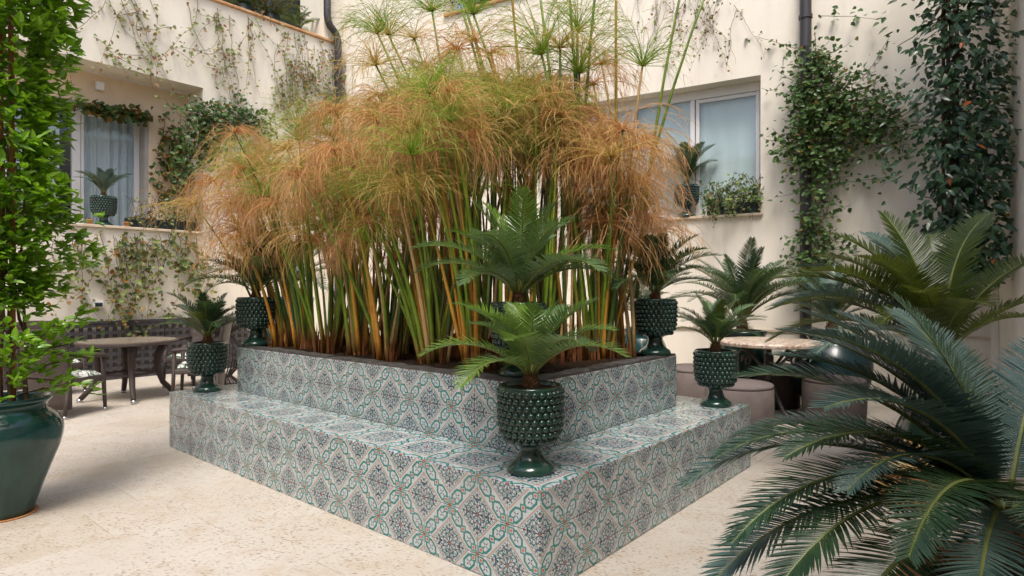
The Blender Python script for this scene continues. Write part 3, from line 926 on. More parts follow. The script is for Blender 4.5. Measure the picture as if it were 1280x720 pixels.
# the large olive one by the side wall: fronds arch towards the court
sp = [(95, 0, 1), (130, 1, 1.05), (160, 2, 1.0), (185, 3, 1.05), (178, 4, 1.1), (205, 2, .95), (225, 3, .9), (150, 3, 1.1), (120, 2, 1.1), (60, 1, 1.1), (30, 1, 1.15), (0, 2, 1.1), (-30, 3, 1), (250, 3, .85), (280, 4, .8),
      (100, 1, 1.1), (75, 2, 1.15), (168, 5, 1.05), (140, 4, 1.1), (195, 5, 1.0), (45, 3, 1.1), (215, 4, .9)]
big_cycad('large olive-green cycad leaning out from the side wall below the climber', (3.08, 4.40, 0), jar(.22, .30, .25, .56), 'pot_green', 1.18, sp, ('cycad_olive', 'cycad_olive', 'cycad_olive', 'cycad_blue', 'cycad_olive'), 47, True, 74, .17, .006, .44)
sp = [(168, 2, .92), (176, 4, 1.02), (188, 5, 1.05), (198, 6, 1.02), (160, 3, .98), (150, 1, .85), (135, 0, .80), (208, 7, .98), (216, 5, .90), (182, 6, 1.10), (172, 5, 1.12), (226, 6, .85), (120, 2, .85), (240, 5, .8),
      (100, 1, .9), (75, 2, .9), (40, 2, .9), (0, 3, .9), (320, 3, .85), (285, 4, .8), (258, 5, .8), (193, 4, .95), (205, 4, .86), (145, 4, .95), (172, 1, .95), (186, 2, 1.0), (158, 2, .95), (200, 3, .98)]
big_cycad('big dark green cycad with long glossy fronds spreading over the floor by the side wall', (1.62, 2.02, 0), jar(.24, .34, .28, .50), 'terracotta', .98, sp, ('cycad_leaf', 'cycad_blue', 'cycad_leaf', 'cycad_blue'), 53, True, 100, .17, .0047, .24, lift=.32)

# ------------------------------------------------------------------ papyrus
def umbel_mesh(kind, seed):
    rs = random.Random(seed); m = MB()
    n = {'green': 92, 'gold': 88, 'brown': 88}[kind]
    sag = rs.uniform(0, 6.28)
    Lm = {'green': .40, 'gold': .46, 'brown': .46}[kind]
    for i in range(n):
        az = rs.uniform(0, 6.2832)
        if kind == 'green': p0, p1 = rs.uniform(4, 78), rs.uniform(40, 118)
        elif kind == 'gold': p0, p1 = rs.uniform(6, 88), rs.uniform(80, 158)
        else: p0, p1 = rs.uniform(15, 105), rs.uniform(125, 178)
        p1 = p0 + (p1 - p0) * (1 + .25 * math.cos(az - sag)); az += .55 * math.sin(sag - az) * (kind != 'green')
        L = Lm * rs.uniform(.6, 1.15); N = 7
        p = V((0, 0, 0)); az_c = az; dz = rs.uniform(-.5, .5)
        pts = [p]
        for k in range(N):
            f = (k + .5) / N
            ph = R(p0 + (p1 - p0) * f ** (.8 if kind != 'green' else 1.2)); azk = az + dz * f + rs.uniform(-.25, .25)
            p = p + V((math.sin(ph) * math.cos(azk), math.sin(ph) * math.sin(azk), math.cos(ph))) * (L / N)
            pts.append(p)
        w0 = .0030
        def ribbon(pp, wa, wb, va, vb):
            b0 = len(m.v); q = len(pp)
            r = V((rs.uniform(-1, 1), rs.uniform(-1, 1), rs.uniform(-1, 1)))
            for k, c in enumerate(pp):
                t = pp[min(k + 1, q - 1)] - pp[max(k - 1, 0)]
                s_ = t.cross(r); s_.normalize()
                w = wa + (wb - wa) * k / (q - 1)
                m.v += [tuple(c - s_ * w), tuple(c + s_ * w)]
            for k in range(q - 1):
                v0, v1 = va + (vb - va) * k / (q - 1), va + (vb - va) * (k + 1) / (q - 1)
                m.face((b0+2*k, b0+2*k+1, b0+2*k+3, b0+2*k+2), [(0, v0), (1, v0), (1, v1), (0, v1)])
        ribbon(pts, w0, .0018, 0, .7)
        td = (pts[-1] - pts[-2]).normalized()
        for b in range(3):
            d = (td + V((rs.uniform(-.6, .6), rs.uniform(-.6, .6), rs.uniform(-.6, .3)))).normalized()
            l2 = L * rs.uniform(.22, .45); c = pts[-1]; q = [c]
            for k in range(3):
                d = (d + V((0, 0, -.22)) + V((rs.uniform(-.15, .15), rs.uniform(-.15, .15), 0))).normalized(); c = c + d * (l2 / 3); q.append(c)
            ribbon(q, .0017, .0009, .7, 1)
    # little bracts where the rays leave the stem
    for i in range(9):
        a = i * .698; d = V((math.cos(a), math.sin(a), .5)); b0 = len(m.v); s_ = V((-math.sin(a), math.cos(a), 0)) * .008
        m.v += [tuple(s_), tuple(-s_), tuple(d * .045)]; m.face((b0, b0 + 1, b0 + 2), [(0, 1)] * 3)
    return m.mesh('umbel', 'umbel_' + kind, False)
UM = {k: [umbel_mesh(k, 100 + i * 7 + j * 50) for i in range(6)] for j, k in enumerate(('green', 'gold', 'brown'))}
SHEATH = []
for sd in range(4):
    rs = random.Random(sd); m = MB()
    for i in range(64):
        a = rs.uniform(0, 6.28); r_ = .115 * math.sqrt(rs.random()); c = V((math.cos(a) * r_, math.sin(a) * r_, -.02))
        h_ = rs.uniform(.06, .24); w = rs.uniform(.005, .012); t = V((math.cos(a + 1.57), math.sin(a + 1.57), 0)) * w
        o_ = V((math.cos(a), math.sin(a), 0)) * h_ * rs.uniform(.0, .25)
        b0 = len(m.v)
        m.v += [tuple(c - t), tuple(c + t), tuple(c + t * .8 + o_ * .4 + V((0, 0, h_ * .55))), tuple(c - t * .8 + o_ * .4 + V((0, 0, h_ * .55))), tuple(c + o_ + V((0, 0, h_)))]
        m.face((b0, b0+1, b0+2, b0+3), [(0, 0), (1, 0), (1, .55), (0, .55)]); m.face((b0+3, b0+2, b0+4), [(0, .55), (1, .55), (.5, 1)])
    SHEATH.append(m.mesh('sheath', 'sheath', False))
npap = 0
def stalk(o, rs, base, top_, r0, r1, smat, kind, us, bow=.06):
    """one stem from base to top (local to the clump) and its head"""
    global npap
    d = top_ - base; L = d.length
    side = V((rs.uniform(-1, 1), rs.uniform(-1, 1), 0)) * bow * L * .5 + V((d.x, d.y, 0)) * -.10
    pts = [base + d * f + side * (4 * f * (1 - f)) for f in (0, .12, .25, .4, .55, .7, .85, 1)]
    m = MB(); m.tube(pts, [r0 + (r1 - r0) * f for f in (0, .12, .25, .4, .55, .7, .85, 1)], 6)
    s_ = m.build('stem', smat, o, True)
    npap += 1
    if kind:
        dd = (pts[-1] - pts[-2]).normalized(); q = dd.lerp(V((0, 0, 1)), .55).to_track_quat('Z', 'Y')
        u_ = link('umbel', rs.choice(UM[kind]), s_, pts[-1], (q @ V((0, 0, 1)).to_track_quat('Z', 'Y')).to_euler(), us)
        u_.rotation_euler.rotate_axis('Z', rs.uniform(0, 6.28))
def clump(a, b_, n, zlo, zhi, lean, spread, seed, label, kinds, stems, us=1.0, rad=.165, r0=.0165):
    rs = random.Random(seed)
    base = P(a, b_, ZU)
    o = thing('papyrus', label, 'papyrus', base, 0, 'papyrus growing in the tiled planter')
    for i in range(n):
        an = rs.uniform(0, 6.28); rr = rad * math.sqrt(rs.random())
        b0 = V((math.cos(an) * rr, math.sin(an) * rr, -.02))
        z = rs.uniform(zlo, zhi) - ZU
        t = V((lean[0] * z + math.cos(an) * spread * rs.uniform(.2, 1) * z + rs.uniform(-.08, .08), lean[1] * z + math.sin(an) * spread * rs.uniform(.2, 1) * z + rs.uniform(-.08, .08), z))
        kd = rs.choices(('green', 'gold', 'brown'), kinds)[0]
        sm = rs.choices(('stem_green', 'stem_dark', 'stem_orange', 'stem_straw'), stems)[0]
        if kd == 'brown' and rs.random() < .35: sm = 'stem_orange' if rs.random() < .6 else 'stem_straw'
        stalk(o, rs, b0, t, r0 * rs.uniform(.75, 1.25), .0055, sm, kd, us * rs.uniform(.85, 1.15))
    sh = link('sheath', SHEATH[seed % 4], o, (0, 0, 0), (0, 0, rs.uniform(0, 6)), (max(1.0, rad * 8.5), max(1.0, rad * 8.5), 1.1))
    return o
GEN = 'papyrus clump with green stems and drooping gold threadlike heads in tiled planter'
S1 = (6, 3, 2.0, .6)
G1 = (2.4, 4, 5)
# front row along the long side (a grows to the left), then rows behind
TAIL = ' in tiled planter'
clump(3.62, .72, 17, 1.8, 2.7, (-.30, .02), 0.26, 201, 'papyrus clump leaning over the urn by the wire stand with pinkish dry heads', (1.5, 3, 4), (5, 2, 3, 1), 0.84, rad=.11)
clump(3.25, .78, 16, 1.7, 2.8, (-.12, 0), 0.38, 202, 'papyrus clump next to the leaning one above the wire stand', (4, 4, 2), S1, 0.76, rad=.11)
clump(2.85, .72, 16, 1.65, 2.95, (-.06, -.02), 0.4, 203, GEN, (2.4, 3, 4.5), S1, 0.76, rad=.11)
clump(2.42, .76, 16, 1.65, 2.9, (-.04, 0), 0.4, 204, GEN, (2.4, 3, 4.5), S1, 0.76, rad=.11)
clump(2.02, .70, 17, 1.65, 2.8, (-.06, -.03), 0.42, 205, 'papyrus clump with low tan mop heads bent over the tiled front', (1.5, 3, 5), S1, 0.76, rad=.11)
clump(1.55, .74, 24, 2.05, 2.85, (-0.2, -.02), 0.52, 206, 'papyrus clump with widely fanned bright green stems at the front rim', (5, 4, 2), (8, 2, 1, .5), 0.76, rad=.11)
clump(1.15, .82, 13, 2.3, 2.8, (-.02, 0), 0.34, 207, 'papyrus clump behind the rim urn near the front corner', (5, 3, 2), S1, 0.76, rad=.11)
clump(3.3, 1.35, 12, 2.3, 2.9, (-.08, 0), 0.22, 211, GEN, G1, S1, 0.76)
clump(2.75, 1.30, 18, 2.3, 3.15, (0, 0), 0.28, 212, GEN, G1, S1, 0.76, rad=.30)
clump(2.2, 1.35, 18, 2.4, 3.15, (0, 0), 0.28, 213, GEN, G1, S1, 0.76, rad=.30)
clump(1.65, 1.30, 20, 2.55, 3.05, (.02, 0), 0.22, 214, GEN, (4, 4, 3), S1, 0.76, rad=.30)
clump(1.15, 1.40, 18, 2.3, 3.0, (.03, 0), 0.2, 215, GEN, (4, 4, 3), S1, 0.76, rad=.30)
clump(.78, 1.78, 17, 1.8, 2.7, (.06, -.02), 0.32, 221, 'papyrus clump with orange stems and tan mop heads beside the far rim urn', (.8, 3, 6), (4, 3, 5, 1), 0.86, rad=.11)
clump(.95, 2.1, 13, 1.75, 2.6, (.14, -.02), 0.28, 222, 'papyrus clump with tan heads drooping before the wide white window', (.8, 3, 5), S1, 0.86, rad=.11)
clump(3.0, 1.95, 16, 2.5, 3.3, (0, 0), .15, 231, GEN, (3, 3, 3), (2, 6, 1, .4), 0.76, rad=.30)
clump(2.3, 2.0, 20, 2.6, 3.3, (0, 0), .15, 232, GEN, (3, 3, 3), (2, 6, 1, .4), 0.76, rad=.30)
clump(1.6, 2.0, 20, 2.6, 3.25, (.02, 0), .15, 233, GEN, (3, 3, 3), (2, 6, 1, .4), 0.76, rad=.30)
# tall stalks whose heads stand above the mass
def tall(a, b_, spots, seed, label, us=.95):
    rs = random.Random(seed); base = P(a, b_, ZU)
    o = thing('papyrus', label, 'papyrus', base, 0, 'papyrus growing in the tiled planter')
    for (px, py, kd, sm) in spots:
        d = base.y + rs.uniform(-.25, .25)
        t = V(((px - 640) / FPX * d, d, EYE + (360 - py) / FPX * d)) - base
        b0 = V((rs.uniform(-.1, .1), rs.uniform(-.1, .1), -.02))
        stalk(o, rs, b0, t, .0165, .0085, sm, kd, us * rs.uniform(.8, 1.05), .03)
    link('sheath', SHEATH[seed % 4], o, (0, 0, 0), (0, 0, rs.uniform(0, 6)))
tall(1.9, 1.7, [(472, 42, 'green', 'stem_green'), (486, 44, 'green', 'stem_green'), (518, 48, 'gold', 'stem_green'), (540, 14, 'green', 'stem_green'), (533, 85, 'brown', 'stem_straw'), (470, 82, 'gold', 'stem_green')], 301,
     'papyrus with slim tall green stalks standing before the bare corner wall')
tall(1.35, 1.8, [(556, -60, 'green', 'stem_green'), (549, -90, 'green', 'stem_green'), (592, 18, 'green', 'stem_green'), (614, 68, 'brown', 'stem_straw'), (594, 52, 'gold', 'stem_green'), (572, 62, 'brown', 'stem_straw'), (632, -80, 'green', 'stem_orange')], 302,
     'papyrus with tall stalks rising past the parapet coping')
tall(.95, 1.65, [(677, 68, 'green', 'stem_green'), (722, 40, 'green', 'stem_dark'), (724, 92, 'green', 'stem_dark'), (700, 60, 'gold', 'stem_dark'), (706, -70, 'green', 'stem_dark'), (757, -120, 'green', 'stem_dark'), (668, -60, 'green', 'stem_green')], 303,
     'papyrus with thick dark tall stalks and full green heads', 1.05)
tall(.75, 2.05, [(803, 83, 'green', 'stem_straw'), (862, -60, None, 'stem_green'), (894, -40, None, 'stem_green'), (772, -130, 'green', 'stem_orange'), (742, 105, 'brown', 'stem_straw'), (752, 80, 'brown', 'stem_straw')], 304,
     'papyrus with long bare stalks slanting across the wide white window')
print('stalks', npap)

# ------------------------------------------------------------------ climbers and creepers
def ray_plane(px, py, O, n, off):
    d = V(((px - 640) / FPX, 1, (360 - py) / FPX)); e_ = V((0, 0, EYE))
    o = O + n * off
    return e_ + d * ((o - e_).dot(n) / d.dot(n))
def LP(px, py, off=.03): return ray_plane(px, py, L0, LN, off)
def RP(px, py, off=.03): return ray_plane(px, py, K1, RN, off)
LEAF = [(0, 0, 0), (.26, .42, .07), (.34, 0, -.05), (1, 0, -.04), (.62, -.0, -.05), (.26, -.42, .07), (.66, .30, .05), (.66, -.30, .05)]
LFACE = [(0, 2, 1), (0, 5, 2), (1, 2, 4, 6), (5, 7, 4, 2), (6, 4, 3), (7, 3, 4)]
def add_leaf(m, p, d, n, L, w=.55):
    d = d.normalized(); s_ = n.cross(d)
    if s_.length < 1e-4: s_ = d.orthogonal()
    s_.normalize(); u_ = d.cross(s_)
    b0 = len(m.v)
    for x, y, z in LEAF: m.v.append(tuple(p + d * (x * L) + s_ * (y * L * w * 1.5) + u_ * (z * L)))
    for f in LFACE: m.face([b0 + i for i in f])
lm_ = MB(); add_leaf(lm_, V((0, 0, 0)), V((1, 0, 0)), V((0, 0, 1)), 1, .42)
def leaf_obj(me, parent, p, d, n, L):
    d = d.normalized(); s_ = n.cross(d); s_.normalize(); u_ = d.cross(s_)
    o = link('leaf', me, parent)
    o.matrix_local = Matrix(((d.x * L, s_.x * L, u_.x * L, p.x), (d.y * L, s_.y * L, u_.y * L, p.y), (d.z * L, s_.z * L, u_.z * L, p.z), (0, 0, 0, 1)))
    return o
def strand(rs, p, steps, d, n, wob, grav, step=.07, keep=.02, O=None):
    """a creeping stem that wanders over a wall"""
    pts = [p.copy()]; d = d.normalized()
    for i in range(steps):
        t = n.cross(V((0, 0, 1)))
        d = (d + t * rs.uniform(-wob, wob) + V((0, 0, rs.uniform(-wob, wob) - grav)) + n * rs.uniform(-.10, .10)).normalized()
        p = p + d * step
        if O is not None:
            h_ = (p - O).dot(n); tgt = keep + .03 * rs.random()
            p = p + n * (tgt - h_) * .5 if h_ > .15 else (p + n * (tgt - h_) if h_ < keep else p)
        pts.append(p.copy())
    return pts
def creeper(name, label, cat, base, strands, n, leaf_mat, L, dens, seed, w=.55, stem_r=.005, jit=.035, group=None, mats=None, lift=.5):
    """strands: world polylines; leaves sit along them with the density given (leaves a metre)"""
    rs = random.Random(seed)
    o = thing(name, label, cat, base, 0, group)
    ms = MB(); ml = {k: MB() for k in (mats or [leaf_mat])}
    for pts in strands:
        q = [p - base for p in pts]
        if len(q) > 1: ms.tube(q, [stem_r * (1 - .6 * i / len(q)) for i in range(len(q))], 4, False)
        for a, b_ in zip(q, q[1:]):
            k = dens * (b_ - a).length; c = int(k) + (rs.random() < k - int(k))
            for _ in range(c):
                p = a.lerp(b_, rs.random()) + V((rs.uniform(-jit, jit), rs.uniform(-jit, jit), rs.uniform(-jit, jit))) + n * rs.uniform(0, jit)
                d = V((rs.uniform(-1, 1), rs.uniform(-1, 1), rs.uniform(-1, .35))) + n * .4
                nn = n + V((rs.uniform(-.8, .8), rs.uniform(-.8, .8), rs.uniform(-.2, 1.0) * lift * 2))
                add_leaf(rs.choice(list(ml.values())), p, d, nn, L * rs.uniform(.6, 1.25), w)
    ms.build('stems', 'twig', o, True)
    for k, m in ml.items():
        if m.v: tag(m.build('foliage', k, o, False), kind='stuff')
    return o
rs = random.Random(5)
# upper creeper of the left building
def par_y(px): return 55 - (426.7 - px) * .336
st = []
for i in range(30):
    px = rs.choice([rs.uniform(120, 330), rs.uniform(130, 420), rs.uniform(345, 420)])
    p = LP(px, max(par_y(px), -30) + rs.uniform(2, 20))
    st.append(strand(rs, p, rs.randint(14, 30), V((0, 0, -1)) + LE * rs.uniform(-.4, .4), LN, .30, .06, .085, .02, L0))
for i in range(16):
    px = rs.uniform(110, 330); p = LP(px, rs.uniform(10, 90))
    st.append(strand(rs, p, rs.randint(5, 11), LE * rs.choice((-1, 1)) + V((0, 0, -.4)), LN, .35, .03, .08, .02, L0))
creeper('creeper', 'sparse creeper with small pale leaves trailing down from the terracotta coping', 'creeper', LP(300, 60), st, LN, 'vine_pale', .072, 15, 11, .6, .005, .07, mats=['vine_pale', 'vine_olive', 'vine_red'])
st = []
for i in range(26):
    px = rs.uniform(358, 424); p = LP(px, rs.uniform(60, 100))
    st.append(strand(rs, p, rs.randint(10, 22), V((0, 0, -1)) + LE * rs.uniform(-.6, .6), LN, .4, .05, .07, .02, L0))
creeper('creeper', 'thicket of thin reddish-green creeper beside the corner downpipe', 'creeper', LP(400, 100), st, LN, 'vine_pale', .070, 20, 12, .6, .004, .08, mats=['vine_pale', 'vine_olive', 'vine_red'])
# creeper under the left ledge
st = []
for i in range(34):
    px = rs.choice([rs.uniform(62, 250), rs.uniform(140, 235)]); p = LP(px, 293 + rs.uniform(-3, 6))
    st.append(strand(rs, p, rs.randint(9, 26), V((0, 0, -1)) + LE * rs.uniform(-.5, .5), LN, .30, .05, .07, .03, L0))
creeper('creeper', 'leafy pale green creeper hanging below the stone ledge towards the black lattice', 'creeper', LP(160, 330), st, LN, 'vine_pale', .085, 22, 13, .62, .006, .09, mats=['vine_pale', 'vine_olive', 'vine_leaf', 'vine_autumn'])
# autumn vine round the left window
st = []
for i in range(12):
    x0 = rs.uniform(84, 170); pp = [LP(x0 + k * 6, 134 + (x0 + k * 6 - 84) * .13 + rs.uniform(-6, 4), -.52) for k in range(rs.randint(5, 12))]
    st.append([p for p in pp])
for i in range(9):
    p = LP(rs.uniform(203, 240), rs.uniform(140, 200), .03 if rs.random() < .0 else -.52)
    st.append(strand(rs, p, rs.randint(8, 18), V((0, 0, -1)) + LE * rs.uniform(-.5, .3), LN, .3, .06, .07))
creeper('vine', 'yellowing autumn vine framing the recessed sliding window', 'vine', LP(185, 150, -.5), st, LN, 'vine_autumn', .115, 30, 14, .7, .006, .09, mats=['vine_autumn', 'vine_autumn', 'vine_leaf'])
# dense ivy at the end of the recess
st = []
for i in range(40):
    p = LP(rs.gauss(285, 26), rs.gauss(145, 12), .05)
    st.append(strand(rs, p, rs.randint(4, 9), V((0, 0, -.3)) + LE * rs.uniform(-1, 1), LN, .5, .02, .07))
for i in range(14):
    p = LP(rs.uniform(225, 262), rs.uniform(125, 170), .02)
    st.append(strand(rs, p, rs.randint(8, 22), V((0, 0, -1)) + LE * rs.uniform(-.4, .2), LN, .25, .06, .07))
creeper('ivy', 'bushy dark green ivy above the papyrus at the end of the balcony', 'ivy', LP(285, 145), st, LN, 'vine_leaf', .09, 36, 15, .6, .006, .13)
# reddish strands high on the window wall
st = []
for i in range(26):
    p = RP(rs.uniform(770, 925), rs.uniform(-25, 12))
    st.append(strand(rs, p, rs.randint(6, 18), V((0, 0, -1)) + RE * rs.uniform(-.8, .8), RN, .34, .04, .07, .02, K1))
creeper('creeper', 'wispy reddish creeper strands above the wide white window', 'creeper', RP(840, 20), st, RN, 'vine_red', .05, 9, 16, .6, .0035, .05, mats=['vine_red', 'vine_pale', 'vine_autumn'])
# vine that covers the straight downpipe
st = []
def blob(cx, cy, sx, sy, k, ln, off=.16, dr=None):
    for _ in range(k):
        p = RP(rs.gauss(cx, sx), rs.gauss(cy, sy), off * rs.uniform(.4, 2.0))
        st.append(strand(rs, p, rs.randint(*ln), (dr or RE * rs.uniform(-1, 1)) + V((0, 0, rs.uniform(-.8, .5))), RN, .5, .02, .06))
for yy in range(66, 350, 9): blob(1021, yy, 11 + 7 * (yy > 90) * (yy < 215) + 2 * (yy > 300), 6, 5 if yy > 215 else 7, (2, 6))
blob(1012, 135, 16, 40, 60, (3, 6)); blob(1050, 140, 26, 24, 90, (3, 6)); blob(1085, 150, 24, 22, 46, (3, 6)); blob(1105, 158, 14, 16, 14, (3, 6)); blob(1000, 180, 12, 14, 16, (3, 6)); blob(1024, 325, 13, 20, 20, (3, 6))
for (x0, y0, dx, dz, k) in ((1030, 232, 1, -.05, 10), (1090, 160, 1, -.15, 12), (1075, 100, .5, .6, 7), (1020, 66, -.8, .4, 10), (1026, 20, .9, -.3, 8), (1018, 40, .1, -1, 6)):
    st.append(strand(rs, RP(x0, y0, .06), k, RE * dx + V((0, 0, dz)), RN, .12, .0, .09, .03, K1))
creeper('vine', 'dense small-leaved green vine wrapped round the straight downpipe', 'vine', RP(1020, 340), st, RN, 'vine_leaf', .076, 30, 17, .6, .005, .10)

# big-leaved climber in the far right corner: single leaves as parts, the mass behind them as one
rs = random.Random(23)
cb0 = V((5.02, 7.05, 0))
cl = thing('climber', 'tall climber with large glossy dark leaves in the corner by the side wall', 'climber', cb0)
m = MB()
for k in range(7):
    ph = k * .9; pts = [V((.07 * math.cos(ph + z * 1.4), .07 * math.sin(ph + z * 1.4), z)) for z in [i * .25 for i in range(28)]]
    m.tube(pts, .022 - .001 * k, 6)
m.build('trunk', 'bark', cl, True)
cme = MB(); add_leaf(cme, V((0, 0, 0)), V((1, 0, 0)), V((0, 0, 1)), 1, .38)
c_leaf = cme.mesh('leaf', 'climber_leaf', False); c_red = cme.mesh('leaf', 'climber_red', False)
tow = V((0, 0, EYE)) - cb0; tow.z = 0; tow.normalize(); sidev = V((-tow.y, tow.x, 0))
spots = []
for i in range(2700):
    z = rs.uniform(1.6, 6.2)
    wz = .42 if z > 2.6 else .34
    x = rs.gauss(-.10 if z < 3.2 else -.12, wz * .62); x = max(-.82, min(.62, x)); y = rs.gauss(.14, .20)
    p = sidev * -x + tow * y + V((0, 0, z))
    d = V((0, 0, -.55)) + sidev * (-x * 1.1 + rs.uniform(-.8, .8)) + tow * rs.uniform(-.1, .9)
    nn = tow * rs.uniform(.2, 1) + V((0, 0, rs.uniform(.1, 1))) + sidev * rs.uniform(-.5, .5)
    spots.append((p, d, nn, rs.uniform(.085, .15)))
spots.sort(key=lambda q: -q[0].dot(tow))
for p, d, nn, L in spots[:285]: leaf_obj(c_red if rs.random() < .035 else c_leaf, cl, p, d, nn, L)
m = MB()
for p, d, nn, L in spots[285:]: add_leaf(m, p, d, nn, L, .38)
tag(m.build('foliage', 'climber_leaf', cl), kind='stuff')
m = MB()
for i in range(900):
    z = rs.uniform(1.5, 4.0); x = rs.gauss(-.42 + .12 * (z < 2.4), .22); y = rs.gauss(-.1, .16)
    p = sidev * -x + tow * y + V((0, 0, z))
    add_leaf(m, p, V((rs.uniform(-1, 1), rs.uniform(-1, 1), rs.uniform(-1, .3))), tow + V((0, 0, rs.uniform(0, 1))), rs.uniform(.05, .085), .5)
tag(m.build('undergrowth', 'vine_leaf', cl), kind='stuff')
m = MB()
for i in range(26):
    p = sidev * -rs.uniform(-.5, .4) + tow * rs.uniform(-.1, .3) + V((0, 0, rs.uniform(1.8, 6)))
    m.tube(strand(rs, p, rs.randint(6, 12), sidev * rs.choice((-1, 1)) + V((0, 0, rs.uniform(-.2, .8))), tow, .35, .03, .06), .005, 4, False)
tag(m.build('tendrils', 'twig', cl, True), kind='stuff')

# ------------------------------------------------------------------ glazed urn with star jasmine on canes
rs = random.Random(61)
jb = V((-3.26, 3.94, 0))
jo = thing('potted_jasmine', 'tall star jasmine with bright green leaves in glossy dark green urn', 'potted plant', jb)
prof = [(0, 0), (.205, 0), (.212, .012), (.225, .06), (.262, .17), (.305, .29), (.345, .40), (.366, .47), (.372, .52), (.360, .57), (.325, .612), (.290, .635), (.272, .652), (.268, .668), (.270, .685), (.288, .700), (.300, .712), (.300, .724), (.288, .731), (.268, .728), (.255, .710), (.252, .62), (0, .61)]
prof = [(r_ * (.76 + .10 * min(1, z / .4)), z * 1.03) for r_, z in prof]
m = MB(); m.lathe(prof, 64); m.build('pot', 'urn_green', jo, True)
m = MB(); m.lathe([(.215, 0), (.13, .02), (0, .03)], 24, (0, 0, .675)); m.build('soil', 'soil', jo)
m = MB(); m.lathe([(0, 0), (.180, 0), (.184, .008), (.178, .010), (.16, .006)], 40, (0, 0, .0008)); m.build('saucer', 'terracotta', jo, True)
for x, y in ((.05, .02), (-.10, .10)):
    m = MB(); m.tube([V((x, y, .62)), V((x * .9, y * .9, 2.2)), V((x * .6, y * .6, 4.2))], .015, 8); m.build('cane', 'cane', jo, True)
m = MB()
for k in range(10):
    a = rs.uniform(0, 6.28); r_ = rs.uniform(.05, .17); p = V((math.cos(a) * r_, math.sin(a) * r_, .64)); pts = [p]
    tw = rs.uniform(-1.2, 1.2)
    for i in range(16):
        a += tw * .14 + rs.uniform(-.2, .2); rr = r_ * (1 - .3 * i / 16) + rs.uniform(-.02, .02)
        pts.append(V((math.cos(a) * rr, math.sin(a) * rr, .64 + i * .12 + rs.uniform(-.03, .03))))
    m.tube(pts, [.013 - .0006 * i for i in range(17)], 6)
sprays = []
for k in range(14):
    a = rs.uniform(-1.9, .9); p = V((.08, -.02, rs.uniform(.75, 1.15)))
    sp_ = strand(rs, p, rs.randint(4, 6), V((math.cos(a), math.sin(a), rs.uniform(.1, .8))), V((0, -1, 0)), .25, .04, .07)
    m.tube(sp_, .005, 4, False); sprays.append(sp_)
m.build('stems', 'twig', jo, True)
jle = MB(); add_leaf(jle, V((0, 0, 0)), V((1, 0, 0)), V((0, 0, 1)), 1, .40)
j_leaf = jle.mesh('leaf', 'jasmine_leaf', False)
tow = V((0, 0, EYE)) - jb; tow.z = 0; tow.normalize()
spots = []
def whorl(c, out, k, L):
    for _ in range(k):
        d = out + V((rs.uniform(-1, 1), rs.uniform(-1, 1), rs.uniform(-.7, .8)))
        nn = V((rs.uniform(-.5, .5), rs.uniform(-.5, .5), 1)) + out * .5
        spots.append((c + V((rs.uniform(-.03, .03), rs.uniform(-.03, .03), rs.uniform(-.03, .03))), d, nn, L * rs.uniform(.65, 1.25)))
for i in range(2300):
    z = rs.uniform(1.34, 4.3); a = rs.uniform(0, 6.28)
    rad = (.335 + .06 * math.sin(z * 4.2 + a) + .06 * math.sin(a * 3 + z * 7)) * (1 if z > 1.7 else .7 + .3 * (z - 1.38) / .32)
    r_ = rad * math.sqrt(rs.uniform(.08, 1)) * rs.uniform(.85, 1.15)
    o_ = V((math.cos(a), math.sin(a), .2))
    whorl(V((math.cos(a) * r_, math.sin(a) * r_, z)), o_, rs.randint(4, 6), .078)
for sp_ in sprays:
    for p_ in sp_[2:]: whorl(p_, V((p_.x, p_.y, .1)).normalized(), 4, .075)
for i in range(40):      # loose sprays over the urn
    a = rs.uniform(-1.7, .8); r_ = rs.uniform(.12, .50); z = rs.uniform(.72, 1.38) if r_ > .2 else rs.uniform(.9, 1.4)
    whorl(V((math.cos(a) * r_, math.sin(a) * r_, z)), V((math.cos(a), math.sin(a), .3)), rs.randint(4, 7), .075)
spots.sort(key=lambda q: -q[0].dot(tow))
for p, d, nn, L in spots[:290]: leaf_obj(j_leaf, jo, p, d, nn, L)
m = MB()
for p, d, nn, L in spots[290:]: add_leaf(m, p, d, nn, L, .40)
tag(m.build('foliage', 'jasmine_leaf', jo), kind='stuff')

